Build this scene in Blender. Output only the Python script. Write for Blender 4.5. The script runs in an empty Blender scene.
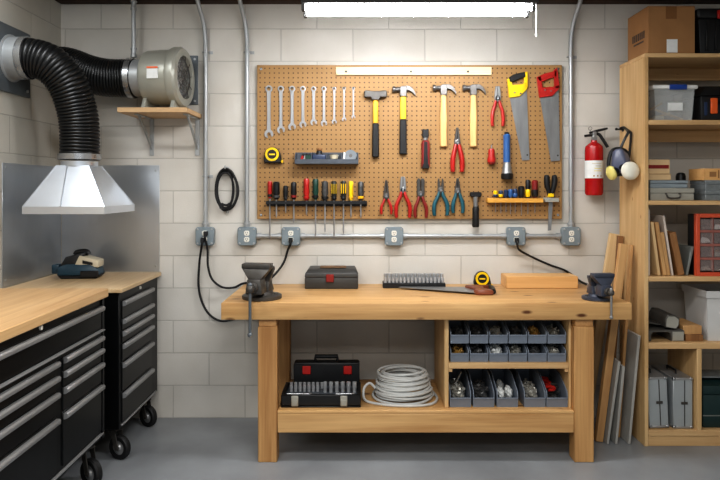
import bpy, bmesh, math, random
from mathutils import Vector, Matrix, Euler
random.seed(7)
scene = bpy.context.scene
COL = scene.collection
FPX, EYE, WALL = 640.0, 1.543, 4.295          # focal length in pixels, eye height, distance to the back wall
def P(px, py, d): return Vector(((px-360)/FPX*d, d, EYE-(py-188)/FPX*d))
def X(px, d): return (px-360)/FPX*d
def Z(py, d): return EYE-(py-188)/FPX*d
def srgb(r, g, b):
    f = lambda c: (c/255/12.92) if c/255 <= .04045 else ((c/255+.055)/1.055)**2.4
    return (f(r), f(g), f(b), 1)

# ------------------------------------------------------------------ materials
def newmat(name):
    m = bpy.data.materials.new(name); m.use_nodes = True
    nt = m.node_tree; b = nt.nodes['Principled BSDF']
    return m, nt, b, nt.nodes.new, nt.links.new
def pm(name, rgb, rough=.5, metal=0., var=.12, scale=14, bump=0., alpha=None, trans=0., emit=0., aniso=None):
    m, nt, b, N, L = newmat(name)
    c = srgb(*rgb)
    b.inputs['Roughness'].default_value = rough; b.inputs['Metallic'].default_value = metal
    tc = N('ShaderNodeTexCoord'); nz = N('ShaderNodeTexNoise'); nz.inputs['Scale'].default_value = scale; nz.inputs['Detail'].default_value = 5
    src = tc.outputs['Object']
    if aniso:
        mp = N('ShaderNodeMapping'); mp.inputs['Scale'].default_value = aniso; L(src, mp.inputs['Vector']); src = mp.outputs['Vector']
    L(src, nz.inputs['Vector'])
    rp = N('ShaderNodeValToRGB'); e = rp.color_ramp.elements
    e[0].position = .3; e[1].position = .7
    e[0].color = tuple(v*(1-var) for v in c[:3])+(1,); e[1].color = tuple(min(1, v*(1+var)) for v in c[:3])+(1,)
    L(nz.outputs['Fac'], rp.inputs['Fac']); L(rp.outputs['Color'], b.inputs['Base Color'])
    if bump:
        bp = N('ShaderNodeBump'); bp.inputs['Strength'].default_value = bump; bp.inputs['Distance'].default_value = .004
        L(nz.outputs['Fac'], bp.inputs['Height']); L(bp.outputs['Normal'], b.inputs['Normal'])
    if trans: b.inputs['Transmission Weight'].default_value = trans; b.inputs['IOR'].default_value = 1.05
    if alpha is not None: b.inputs['Alpha'].default_value = alpha
    if emit: b.inputs['Emission Color'].default_value = c; b.inputs['Emission Strength'].default_value = emit
    return m
def wood(name, light, dark, axis='x', rough=.5, knots=.05, grain=11, knotcol=(95, 55, 28)):
    m, nt, b, N, L = newmat(name)
    b.inputs['Roughness'].default_value = rough
    tc = N('ShaderNodeTexCoord'); oi = N('ShaderNodeObjectInfo'); ml = N('ShaderNodeMath'); ml.operation = 'MULTIPLY'; ml.inputs[1].default_value = 9.
    L(oi.outputs['Random'], ml.inputs[0])
    ad = N('ShaderNodeVectorMath'); ad.operation = 'ADD'; L(tc.outputs['Object'], ad.inputs[0]); L(ml.outputs[0], ad.inputs[1])
    def mapped(al, ac):
        mp = N('ShaderNodeMapping'); s = [ac]*3; s['xyz'.index(axis)] = al
        mp.inputs['Scale'].default_value = s; L(ad.outputs[0], mp.inputs['Vector']); return mp.outputs['Vector']
    n1 = N('ShaderNodeTexNoise'); n1.inputs['Scale'].default_value = 1; n1.inputs['Detail'].default_value = 4; n1.inputs['Distortion'].default_value = 1.2
    L(mapped(.9, grain), n1.inputs['Vector'])
    n2 = N('ShaderNodeTexNoise'); n2.inputs['Scale'].default_value = 1; n2.inputs['Detail'].default_value = 3
    L(mapped(3, 90), n2.inputs['Vector'])
    mx = N('ShaderNodeMath'); mx.operation = 'MULTIPLY_ADD'; mx.inputs[1].default_value = .35; L(n2.outputs['Fac'], mx.inputs[0])
    m7 = N('ShaderNodeMath'); m7.operation = 'MULTIPLY'; m7.inputs[1].default_value = .68; L(n1.outputs['Fac'], m7.inputs[0]); L(m7.outputs[0], mx.inputs[2])
    rp = N('ShaderNodeValToRGB'); e = rp.color_ramp.elements; e[0].position = .34; e[1].position = .66
    e[0].color = srgb(*dark); e[1].color = srgb(*light); L(mx.outputs[0], rp.inputs['Fac'])
    out = rp.outputs['Color']
    if knots:
        vo = N('ShaderNodeTexVoronoi'); vo.inputs['Scale'].default_value = 1; L(mapped(3.6, 10), vo.inputs['Vector'])
        r2 = N('ShaderNodeValToRGB'); k = r2.color_ramp.elements; k[0].position = knots*.7; k[1].position = knots*1.6
        k[0].color = (1, 1, 1, 1); k[1].color = (0, 0, 0, 1); L(vo.outputs['Distance'], r2.inputs['Fac'])
        mix = N('ShaderNodeMixRGB'); mix.inputs['Color2'].default_value = srgb(*knotcol)
        L(r2.outputs['Color'], mix.inputs['Fac']); L(out, mix.inputs['Color1']); out = mix.outputs['Color']
    L(out, b.inputs['Base Color'])
    bp = N('ShaderNodeBump'); bp.inputs['Strength'].default_value = .15; bp.inputs['Distance'].default_value = .002
    L(mx.outputs[0], bp.inputs['Height']); L(bp.outputs['Normal'], b.inputs['Normal'])
    return m
def blockwall(name, axis, off, rgb=(212, 208, 200)):
    m, nt, b, N, L = newmat(name); b.inputs['Roughness'].default_value = .75
    tc = N('ShaderNodeTexCoord'); sp = N('ShaderNodeSeparateXYZ'); cb = N('ShaderNodeCombineXYZ'); L(tc.outputs['Object'], sp.inputs[0])
    a = N('ShaderNodeMath'); a.inputs[1].default_value = off; L(sp.outputs[axis], a.inputs[0])
    z = N('ShaderNodeMath'); z.inputs[1].default_value = 20*.2175-2.393; L(sp.outputs['Z'], z.inputs[0])
    L(a.outputs[0], cb.inputs['X']); L(z.outputs[0], cb.inputs['Y'])
    br = N('ShaderNodeTexBrick'); br.inputs['Scale'].default_value = 1; br.inputs['Brick Width'].default_value = .483; br.inputs['Row Height'].default_value = .2175
    br.inputs['Mortar Size'].default_value = .0038; br.inputs['Mortar Smooth'].default_value = .35; br.offset = .5
    c = srgb(*rgb)
    br.inputs['Color1'].default_value = c; br.inputs['Color2'].default_value = tuple(v*.93 for v in c[:3])+(1,); br.inputs['Mortar'].default_value = tuple(v*.76 for v in c[:3])+(1,)
    L(cb.outputs[0], br.inputs['Vector'])
    nz = N('ShaderNodeTexNoise'); nz.inputs['Scale'].default_value = 3.; nz.inputs['Detail'].default_value = 8; L(tc.outputs['Object'], nz.inputs['Vector'])
    rp = N('ShaderNodeValToRGB'); e = rp.color_ramp.elements; e[0].position = .3; e[1].position = .7; e[0].color = (.88, .87, .85, 1); e[1].color = (1, 1, 1, 1); L(nz.outputs['Fac'], rp.inputs['Fac'])
    mu = N('ShaderNodeMixRGB'); mu.blend_type = 'MULTIPLY'; mu.inputs['Fac'].default_value = 1; L(br.outputs['Color'], mu.inputs['Color1']); L(rp.outputs['Color'], mu.inputs['Color2'])
    L(mu.outputs['Color'], b.inputs['Base Color'])
    n3 = N('ShaderNodeTexNoise'); n3.inputs['Scale'].default_value = 120; L(tc.outputs['Object'], n3.inputs['Vector'])
    h = N('ShaderNodeMath'); h.operation = 'MULTIPLY_ADD'; h.inputs[1].default_value = -1; L(br.outputs['Fac'], h.inputs[0])
    h2 = N('ShaderNodeMath'); h2.operation = 'MULTIPLY'; h2.inputs[1].default_value = .16; L(n3.outputs['Fac'], h2.inputs[0]); L(h2.outputs[0], h.inputs[2])
    bp = N('ShaderNodeBump'); bp.inputs['Strength'].default_value = .6; bp.inputs['Distance'].default_value = .005; L(h.outputs[0], bp.inputs['Height']); L(bp.outputs['Normal'], b.inputs['Normal'])
    return m
def pegmat():
    m, nt, b, N, L = newmat('pegboard brown'); b.inputs['Roughness'].default_value = .6
    tc = N('ShaderNodeTexCoord'); sc = N('ShaderNodeVectorMath'); sc.operation = 'SCALE'; sc.inputs['Scale'].default_value = 1/.0316; L(tc.outputs['Object'], sc.inputs[0])
    fr = N('ShaderNodeVectorMath'); fr.operation = 'FRACTION'; L(sc.outputs[0], fr.inputs[0])
    sb = N('ShaderNodeVectorMath'); sb.operation = 'SUBTRACT'; sb.inputs[1].default_value = (.5, .5, .5); L(fr.outputs[0], sb.inputs[0])
    mp = N('ShaderNodeVectorMath'); mp.operation = 'MULTIPLY'; mp.inputs[1].default_value = (1, 0, 1); L(sb.outputs[0], mp.inputs[0])
    ln = N('ShaderNodeVectorMath'); ln.operation = 'LENGTH'; L(mp.outputs[0], ln.inputs[0])
    rp = N('ShaderNodeValToRGB'); e = rp.color_ramp.elements; e[0].position = .125; e[1].position = .18; e[0].color = srgb(74, 48, 24); e[1].color = srgb(162, 125, 76); L(ln.outputs['Value'], rp.inputs['Fac'])
    nz = N('ShaderNodeTexNoise'); nz.inputs['Scale'].default_value = 4; nz.inputs['Detail'].default_value = 8; L(tc.outputs['Object'], nz.inputs['Vector'])
    r2 = N('ShaderNodeValToRGB'); e = r2.color_ramp.elements; e[0].color = (.84, .82, .8, 1); e[1].color = (1, 1, 1, 1); L(nz.outputs['Fac'], r2.inputs['Fac'])
    mu = N('ShaderNodeMixRGB'); mu.blend_type = 'MULTIPLY'; mu.inputs['Fac'].default_value = 1; L(rp.outputs['Color'], mu.inputs['Color1']); L(r2.outputs['Color'], mu.inputs['Color2'])
    L(mu.outputs['Color'], b.inputs['Base Color'])
    bp = N('ShaderNodeBump'); bp.inputs['Strength'].default_value = .7; bp.inputs['Distance'].default_value = .004; L(rp.outputs['Color'], bp.inputs['Height']); L(bp.outputs['Normal'], b.inputs['Normal'])
    return m
M = {}
M['wall_b'] = blockwall('painted block back', 'X', .530+.2415)
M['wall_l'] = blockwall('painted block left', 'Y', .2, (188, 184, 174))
M['peg'] = pegmat()
M['floor'] = pm('grey painted concrete', (136, 139, 142), .34, 0, .18, 2.2, .05)
M['ceil'] = pm('ceiling boards', (128, 120, 110), .8, 0, .3, 6)
M['sill'] = wood('dark sill timber', (70, 50, 36), (38, 27, 20), 'x', .8, 0)
M['bench_x'] = wood('bench pine along', (212, 172, 118), (178, 134, 84), 'x', .45, .085)
M['bench_z'] = wood('bench pine upright', (200, 156, 102), (164, 118, 70), 'z', .5, .08)
M['bench_y'] = wood('bench pine deep', (196, 152, 100), (162, 116, 70), 'y', .5, .04)
M['pine_z'] = wood('shelf pine upright', (216, 184, 136), (186, 148, 98), 'z', .5, .035, 9, (150, 98, 52))
M['pine_x'] = wood('shelf pine along', (214, 180, 132), (184, 146, 100), 'x', .5, .03, 9, (130, 84, 46))
M['batten'] = wood('pale batten', (240, 218, 176), (222, 194, 146), 'x', .5, .03)
M['beam'] = wood('pale beam', (226, 180, 120), (206, 154, 94), 'x', .5, 0)
M['maple'] = wood('maple top', (216, 180, 132), (190, 148, 100), 'y', .35, 0, 16)
M['maple_pale'] = wood('pale maple top', (214, 188, 150), (190, 160, 120), 'y', .38, 0, 16)
M['board_pale'] = wood('pale board', (226, 196, 150), (206, 172, 122), 'z', .55, .02)
M['board_tan'] = wood('tan board', (202, 160, 108), (174, 130, 82), 'z', .55, .03)
M['board_brown'] = wood('brown board', (158, 114, 70), (120, 82, 48), 'z', .6, 0)
M['hammer_wood'] = wood('hammer handle ash', (232, 190, 128), (208, 158, 96), 'z', .4, 0)
M['steel'] = pm('galvanized sheet', (186, 190, 194), .34, .8, .1, 3, .02, aniso=(1, 1, .25))
M['hood'] = pm('bright galvanized', (222, 228, 236), .3, .85, .06, 5)
M['zinc'] = pm('zinc conduit', (172, 175, 176), .42, .5, .06, 9)
M['chrome'] = pm('chrome', (176, 178, 180), .26, .85, .05, 20)
M['tool_steel'] = pm('brushed tool steel', (152, 153, 153), .34, .65, .14, 26, aniso=(1, 1, .2))
M['dark_steel'] = pm('dark forged steel', (78, 75, 71), .42, .35, .25, 24, .05)
M['plate_grey'] = pm('grey duct plate', (98, 104, 108), .5, .3, .12, 6)
M['cab'] = pm('cabinet black enamel', (13, 14, 15), .33, 0, .15, 6)
M['cab_drawer'] = pm('drawer black enamel', (17, 18, 19), .28, 0, .15, 6)
M['alu'] = pm('aluminium extrusion', (158, 158, 158), .36, .45, .05, 10)
M['black'] = pm('black plastic', (20, 21, 23), .45, 0, .2, 20)
M['rubber'] = pm('black rubber', (16, 16, 17), .62, 0, .2, 30)
M['duct'] = pm('black flexible duct', (18, 19, 20), .35, 0, .2, 30)
M['grey_pl'] = pm('grey plastic', (74, 80, 88), .5, 0, .1, 12)
M['bin'] = pm('bin blue grey plastic', (122, 131, 144), .45, 0, .1, 12)
M['box_grey'] = pm('electrical box grey', (136, 148, 154), .45, .35, .08, 12)
M['ivory'] = pm('ivory plastic', (226, 224, 214), .4, 0, .03, 10)
M['white'] = pm('white enamel', (226, 226, 222), .4, 0, .03, 10)
M['housing'] = pm('fixture housing enamel', (66, 66, 65), .5, 0, .03, 10)
M['blower'] = pm('blower grey green enamel', (166, 166, 156), .36, .3, .06, 6)
M['red'] = pm('red plastic', (172, 32, 26), .35, 0, .1, 16)
M['red_ext'] = pm('red extinguisher enamel', (172, 18, 22), .22, 0, .04, 6)
M['dark_red'] = pm('dark red plastic', (126, 30, 26), .4, 0, .12, 18)
M['orange'] = pm('orange plastic', (226, 98, 40), .4, 0, .08, 16)
M['redorange'] = pm('red orange plastic', (200, 84, 54), .42, 0, .08, 14)
M['yellow'] = pm('yellow plastic', (246, 204, 10), .4, 0, .08, 16)
M['amber'] = pm('amber fibreglass', (238, 174, 28), .4, 0, .08, 16)
M['rack_wood'] = wood('yellow rack wood', (232, 178, 84), (206, 146, 58), 'x', .45, 0)
M['teal'] = pm('teal grip', (26, 84, 96), .42, 0, .1, 18)
M['green'] = pm('dark green plastic', (22, 62, 50), .4, 0, .12, 18)
M['blue'] = pm('blue plastic', (48, 92, 148), .38, 0, .1, 18)
M['navy'] = pm('navy plastic', (34, 52, 84), .4, 0, .12, 18)
M['handle_blue'] = pm('bin handle blue', (30, 66, 142), .4, 0, .06, 14)
M['sander'] = pm('sander petrol blue', (26, 58, 74), .4, 0, .1, 16)
M['cream'] = pm('cream plastic', (206, 196, 172), .5, 0, .06, 14)
M['yel_filter'] = pm('pale yellow pad', (226, 214, 128), .6, 0, .05, 14)
M['white_filter'] = pm('white filter pad', (226, 224, 210), .7, 0, .05, 30)
M['mask'] = pm('mask grey blue', (84, 90, 112), .35, 0, .1, 14)
M['card'] = pm('cardboard', (160, 118, 76), .8, 0, .08, 8)
M['card_dark'] = pm('dark cardboard', (110, 82, 54), .8, 0, .1, 8)
M['card_beige'] = pm('beige carton', (206, 176, 134), .75, 0, .06, 8)
M['print'] = pm('grey print', (74, 62, 54), .8, 0, .3, 60)
M['tape'] = pm('packing tape', (134, 94, 58), .3, 0, .08, 9)
M['paper'] = pm('white paper', (226, 228, 226), .7, 0, .04, 30)
M['case_grey'] = pm('grey case', (160, 158, 148), .5, .1, .08, 12)
M['case_blue'] = pm('blue grey case', (140, 150, 156), .45, .2, .08, 12)
M['case_alu'] = pm('aluminium case panel', (168, 174, 176), .42, .3, .05, 10)
M['case_green'] = pm('dark green case', (22, 48, 48), .5, 0, .12, 12)
M['metal_box'] = pm('worn metal box', (132, 138, 140), .42, .35, .22, 22)
M['panel_grey'] = pm('grey sheet panel', (166, 164, 158), .5, 0, .08, 8)
M['panel_edge'] = pm('dark panel', (128, 132, 128), .4, .3, .1, 8)
M['bin_white'] = pm('white bin plastic', (206, 206, 204), .45, 0, .03, 8)
M['clear'] = pm('clear plastic', (226, 230, 230), .2, 0, .02, 4, alpha=.3)
M['smoke'] = pm('clear drawer plastic', (176, 160, 156), .22, 0, .05, 6, alpha=.26)
M['drawer_dark'] = pm('drawer interior', (52, 54, 60), .5, 0, .3, 40)
M['cable'] = pm('light grey cable', (196, 198, 196), .42, 0, .05, 20)
M['cast'] = pm('cast iron channel', (88, 86, 82), .45, .3, .22, 20, .05)
M['vise_blue'] = pm('vise blue grey enamel', (66, 71, 84), .4, .2, .15, 20)
M['saw_wood'] = wood('saw handle wood', (140, 76, 50), (98, 50, 34), 'x', .4, 0)
M['bolt'] = pm('small steel fixings', (170, 168, 160), .35, .5, .3, 60)
M['brass'] = pm('brass fixings', (176, 140, 78), .35, .5, .25, 60)
M['dark_bits'] = pm('dark fixings', (92, 92, 92), .45, .6, .3, 60)
M['bag'] = pm('white plastic bag', (214, 216, 214), .4, 0, .06, 30, .2)
M['tube'] = pm('lit tube', (250, 250, 252), .4, 0, 0, 5, emit=62)
M['socket_steel'] = pm('socket chrome', (196, 198, 200), .3, .5, .05, 20)
M['wrench_steel'] = pm('polished wrench steel', (158, 159, 160), .42, .45, .06, 12)
M['divider_pink'] = pm('dull pink dividers', (158, 100, 90), .5, 0, .08, 12)
M['shelf_pale'] = wood('pale shelf board', (206, 174, 132), (186, 150, 108), 'x', .5, 0)
M['head_steel'] = pm('hammer head steel', (100, 98, 96), .34, .6, .16, 20)
M['case_black'] = pm('worn black case', (58, 57, 55), .5, 0, .15, 14)
M['board_white'] = pm('whitish board', (206, 194, 182), .6, 0, .06, 8)

for k_ in ('cab', 'cab_drawer'): M[k_].node_tree.nodes['Principled BSDF'].inputs['Specular IOR Level'].default_value = .2

# ------------------------------------------------------------------ mesh builder
class MB:
    def __init__(s): s.bm = bmesh.new()
    def _add(s, t, bev=0, seg=1, mat=None):
        if bev:
            bmesh.ops.remove_doubles(t, verts=t.verts, dist=1e-6)
            es = [e for e in t.edges if len(e.link_faces) == 2 and e.calc_face_angle(0) > .5]
            if es: bmesh.ops.bevel(t, geom=es, offset=bev, offset_type='OFFSET', segments=seg, profile=.5, affect='EDGES', clamp_overlap=True)
        if mat is not None: t.transform(mat)
        bmesh.ops.recalc_face_normals(t, faces=t.faces)
        me = bpy.data.meshes.new('tmp'); t.to_mesh(me); t.free(); s.bm.from_mesh(me); bpy.data.meshes.remove(me); return s
    def box(s, x0, x1, y0, y1, z0, z1, bev=.002, seg=1, mat=None):
        t = bmesh.new(); bmesh.ops.create_cube(t, size=1)
        for v in t.verts:
            v.co = Vector((x0+(v.co.x+.5)*(x1-x0), y0+(v.co.y+.5)*(y1-y0), z0+(v.co.z+.5)*(z1-z0)))
        return s._add(t, bev, seg, mat)
    def cyl(s, p0, p1, r0, r1=None, seg=16, bev=0):
        p0, p1 = Vector(p0), Vector(p1); r1 = r0 if r1 is None else r1
        t = bmesh.new(); d = p1-p0
        bmesh.ops.create_cone(t, cap_ends=True, segments=seg, radius1=max(r0, 1e-5), radius2=max(r1, 1e-5), depth=d.length)
        m = Matrix.Translation((p0+p1)/2) @ d.to_track_quat('Z', 'Y').to_matrix().to_4x4()
        return s._add(t, bev, 1, m)
    def lathe(s, prof, o=(0, 0, 0), axis=(0, 0, 1), seg=24, closed=False, scale=(1, 1)):
        t = bmesh.new(); rings = []
        for r, h in prof:
            rings.append([t.verts.new((r*math.cos(2*math.pi*k/seg)*scale[0], r*math.sin(2*math.pi*k/seg)*scale[1], h)) for k in range(seg)])
        n = len(rings); rng = range(n) if closed else range(n-1)
        for i in rng:
            a, b = rings[i], rings[(i+1) % n]
            for k in range(seg): t.faces.new((a[k], a[(k+1) % seg], b[(k+1) % seg], b[k]))
        if not closed: t.faces.new(rings[0][::-1]); t.faces.new(rings[-1])
        bmesh.ops.remove_doubles(t, verts=t.verts, dist=1e-6)
        m = Matrix.Translation(Vector(o)) @ Vector(axis).to_track_quat('Z', 'Y').to_matrix().to_4x4()
        return s._add(t, 0, 1, m)
    def tube(s, pts, r, seg=8, closed=False, flat=1.):
        pts = [Vector(p) for p in pts]; n = len(pts); t = bmesh.new()
        rs = r if isinstance(r, (list, tuple)) else [r]*n
        tan = []
        for i in range(n):
            a = pts[(i-1) % n] if closed or i > 0 else pts[i]; b = pts[(i+1) % n] if closed or i < n-1 else pts[i]
            tan.append((b-a).normalized())
        up = Vector((0, 0, 1)) if abs(tan[0].z) < .9 else Vector((0, 1, 0))
        nrm = (up-tan[0]*up.dot(tan[0])).normalized(); rings = []
        for i in range(n):
            if i: nrm = (nrm-tan[i]*nrm.dot(tan[i])).normalized()
            bi = tan[i].cross(nrm)
            rings.append([t.verts.new(pts[i]+rs[i]*(nrm*math.cos(2*math.pi*k/seg)*flat+bi*math.sin(2*math.pi*k/seg))) for k in range(seg)])
        for i in range(n if closed else n-1):
            a, b = rings[i], rings[(i+1) % n]
            for k in range(seg): t.faces.new((a[k], a[(k+1) % seg], b[(k+1) % seg], b[k]))
        if not closed: t.faces.new(rings[0][::-1]); t.faces.new(rings[-1])
        return s._add(t)
    def prism(s, poly, fn, w, bev=0, seg=1):
        """poly of (a, b) mapped by fn(a, b) to 3-D, extruded by vector w"""
        t = bmesh.new(); w = Vector(w)
        a = [t.verts.new(Vector(fn(*p))) for p in poly]; b = [t.verts.new(Vector(fn(*p))+w) for p in poly]; n = len(a)
        t.faces.new(a[::-1]); t.faces.new(b)
        for i in range(n): t.faces.new((a[i], a[(i+1) % n], b[(i+1) % n], b[i]))
        return s._add(t, bev, seg)
    def xz(s, poly, y0, y1, bev=0, k=1.): return s.prism([(a*k, b*k) for a, b in poly], lambda a, b: (a, y0, b), (0, y1-y0, 0), bev)
    def yz(s, poly, x0, x1, bev=0): return s.prism(poly, lambda a, b: (x0, a, b), (x1-x0, 0, 0), bev)
    def xy(s, poly, z0, z1, bev=0): return s.prism(poly, lambda a, b: (a, b, z0), (0, 0, z1-z0), bev)
    def ball(s, c, r, seg=16):
        t = bmesh.new(); bmesh.ops.create_uvsphere(t, u_segments=seg, v_segments=max(6, seg//2), radius=1)
        r = (r, r, r) if not isinstance(r, (tuple, list)) else r
        return s._add(t, 0, 1, Matrix.Translation(Vector(c)) @ Matrix.Diagonal((*r, 1)))
    def hull(s, pts, bev=0, seg=1):
        t = bmesh.new()
        for p in pts: t.verts.new(p)
        bmesh.ops.convex_hull(t, input=t.verts)
        bmesh.ops.dissolve_limit(t, angle_limit=.02, verts=t.verts, edges=t.edges)
        return s._add(t, bev, seg)
    def move(s, v): bmesh.ops.translate(s.bm, verts=s.bm.verts, vec=Vector(v)); return s
    def rot(s, ang, axis, c=(0, 0, 0)): bmesh.ops.rotate(s.bm, verts=s.bm.verts, cent=Vector(c), matrix=Matrix.Rotation(ang, 3, axis)); return s
    def scale(s, v): bmesh.ops.scale(s.bm, verts=s.bm.verts, vec=Vector(v)); return s
    def build(s, name, mat, parent=None, smooth=36):
        me = bpy.data.meshes.new(name); s.bm.to_mesh(me); s.bm.free()
        me.materials.append(M[mat] if isinstance(mat, str) else mat)
        me.polygons.foreach_set('use_smooth', [True]*len(me.polygons)); me.set_sharp_from_angle(angle=math.radians(smooth))
        o = bpy.data.objects.new(name, me); COL.objects.link(o)
        if parent is not None: o.parent = parent
        return o
def tag(o, label=None, cat=None, group=None, kind=None):
    for k, v in (('label', label), ('category', cat), ('group', group), ('kind', kind)):
        if v: o[k] = v
    return o
class Thing:
    def __init__(s, name, label, cat, loc=(0, 0, 0), rot=(0, 0, 0), group=None, world=False):
        o = bpy.data.objects.new(name, None); COL.objects.link(o); o.location = loc; o.rotation_euler = rot; o.empty_display_size = .05
        tag(o, label, cat, group); s.o = o; s.off = -Vector(loc) if world else None
    def part(s, name, mb, mat, parent=None, label=None, smooth=36):
        if s.off is not None: mb.move(s.off)
        o = mb.build(name, mat, parent or s.o, smooth)
        if label: o['label'] = label
        return o
def solo(name, mb, mat, label, cat, loc=(0, 0, 0), rot=(0, 0, 0), group=None, kind=None, world=False, smooth=36):
    if world: mb.move(-Vector(loc))
    o = mb.build(name, mat, None, smooth); o.location = loc; o.rotation_euler = rot; return tag(o, label, cat, group, kind)
def struct(name, mb, mat): return tag(mb.build(name, mat), kind='structure')
def dup(r, loc, rot=None, label=None, group=None):
    c = r.copy(); COL.objects.link(c); c.location = loc
    if rot is not None: c.rotation_euler = rot
    if label: c['label'] = label
    if group: c['group'] = group
    def kids(a, b):
        for ch in list(a.children):
            d = ch.copy(); COL.objects.link(d); d.parent = b; kids(ch, d)
    kids(r, c); return c
def spline(pts, n=8, closed=False):
    pts = [Vector(p) for p in pts]; out = []; m = len(pts)
    for i in range(m if closed else m-1):
        g = lambda k: pts[k % m] if closed else pts[max(0, min(m-1, k))]
        a, b, c, d = g(i-1), g(i), g(i+1), g(i+2)
        for j in range(n):
            t = j/n; out.append(.5*((2*b)+(c-a)*t+(2*a-5*b+4*c-d)*t*t+(3*b-a-3*c+d)*t**3))
    if not closed: out.append(pts[-1])
    return out

# ------------------------------------------------------------------ room shell
XL = -2.007
struct('floor', MB().box(XL-.1, 3.2, -1.5, WALL+.1, -.1, 0, 0), 'floor')
struct('wall_back', MB().box(XL-.1, 3.2, WALL, WALL+.1, 0, 2.9, 0), 'wall_b')
struct('wall_left', MB().box(XL-.1, XL, -1.5, WALL, 0, 2.9, 0), 'wall_l')
struct('wall_right', MB().box(3.1, 3.2, -1.5, WALL, 0, 2.9, 0), 'wall_l')
struct('ceiling', MB().box(XL-.1, 3.2, -1.5, WALL+.1, 2.9, 3.0, 0), 'ceil')
struct('trim_1', MB().box(XL, 3.1, WALL-.09, WALL, 2.775, 2.9, .004), 'sill')

# ------------------------------------------------------------------ workbench
BF, BZ = 3.577, .900
bx0, bx1 = -.777, 1.520
t = Thing('workbench', 'long pine workbench with a thick top, lower shelf and built-in bin compartment', 'workbench', (.37, 3.93, 0), world=True)
t.part('bench_top', MB().box(bx0, bx1, BF, 4.29, .806, BZ, .004, 2), 'bench_x')
for x0, x1 in ((-.574, -.466), (1.2055, 1.316)):
    t.part('leg', MB().box(x0, x1, 3.597, 3.69, 0, .764, .004), 'bench_z')
    t.part('crossbar', MB().box(x0+.004, x1-.004, 3.599, 4.21, .765, .8055, .003), 'bench_y')
    t.part('leg', MB().box(x0+.013, x1+.013, 4.12, 4.21, 0, .764, .004), 'bench_z')
t.part('front_rail', MB().box(-.465, 1.2045, 3.602, 3.645, .165, .272, .003), 'bench_x')
t.part('lower_shelf', MB().box(-.465, 1.2045, 3.602, 4.20, .2725, .288, .002), 'bench_x')
t.part('compartment_side', MB().box(.482, .506, 3.65, 4.15, .2885, .8055, .002), 'pine_z')
t.part('compartment_side', MB().box(1.1905, 1.2045, 3.65, 4.15, .2885, .8055, .002), 'pine_z')
t.part('compartment_top', MB().box(.5065, 1.190, 3.65, 4.15, .788, .8055, .002), 'pine_x')
t.part('compartment_shelf', MB().box(.5065, 1.190, 3.65, 4.15, .512, .545, .002), 'pine_x')
t.part('compartment_back', MB().box(.5065, 1.190, 4.135, 4.15, .2885, .787, 0), 'board_brown')
for x in (.5075, 1.1695): t.part('shelf_cleat', MB().box(x, x+.02, 3.655, 4.13, .492, .5115, .001), 'pine_x')

# ------------------------------------------------------------------ parts bins in the bench
def lump(c, r, j):
    t_ = bmesh.new(); bmesh.ops.create_icosphere(t_, subdivisions=3, radius=1)
    for v in t_.verts:
        n_ = 1+j*(math.sin(v.co.x*7+c[0]*90)*math.cos(v.co.y*6+c[1]*70)+.6*math.sin(v.co.z*11+v.co.x*5))
        v.co = Vector((v.co.x*r[0]*n_, v.co.y*r[1]*n_, v.co.z*r[2]*n_))+Vector(c)
    return t_
def bin_mesh(w, d, h, lip, th=.005):
    m = MB(); side = [(0, 0), (d, 0), (d, h), (d*.42, h), (0.0, lip+.35*(h-lip)), (-.006, lip)]
    m.yz(side, -w/2, -w/2+th, .001); m.yz(side, w/2-th, w/2, .001)
    m.box(-w/2+th, w/2-th, 0, d, 0, th, 0); m.box(-w/2+th, w/2-th, d-th, d, th, h, 0)
    m.yz([(0, 0), (th, 0), (th-.004, lip), (-.008, lip+.002), (-.008, lip-.008), (-.004, lip-.010)], -w/2+.001, w/2-.001, .0005)
    return m
def pile(name, w, d, h, mat, label, loc, kind_of='screws', n=26):
    m = MB(); m._add(lump((0, d*.5, h*.2), (w*.40, d*.44, h*.17), .16))
    k = 1 if w < .1 else 1.35
    for i in range(n):
        a, r = random.uniform(0, 6.28), random.random()**.5
        c = Vector((w*.31*r*math.cos(a), d*.5+d*.36*r*math.sin(a), h*(.30+.12*(1-r)+random.uniform(-.01, .06))))
        dv = Vector((random.uniform(-1, 1), random.uniform(-1, 1), random.uniform(-.15, .6))).normalized()
        l = random.uniform(.008, .016)*k; q = random.random()
        if q < .6: m.cyl(c-dv*l, c+dv*l, .0032*k, .0026*k, 6); m.cyl(c+dv*l, c+dv*(l+.004*k), .0065*k, .0065*k, 6)
        else: m.lathe([(.0045*k, -.0035*k), (.009*k, -.0035*k), (.009*k, .0035*k), (.0045*k, .0035*k)], c, dv, 6, True)
    return solo(name, m, mat, label, 'hardware', loc, kind='stuff')
XB = [.5095+.0062+.1115*(i+.5) for i in range(6)]
cols = ['leftmost column', 'second column', 'third column', 'fourth column', 'fifth column', 'rightmost column']
what = [[('brass', 'brass screws'), ('dark_bits', 'dark washers'), ('bag', 'white plastic clips'), ('bolt', 'bright loose bolts'), ('dark_bits', 'dark bolts'), ('bolt', 'steel nuts')],
        [('dark_bits', 'black screws'), ('dark_bits', 'dark nuts'), ('bolt', 'grey screws'), ('dark_bits', 'small dark fixings'), ('brass', 'brown screws'), ('bolt', 'grey fixings')]]
proto = None
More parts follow.
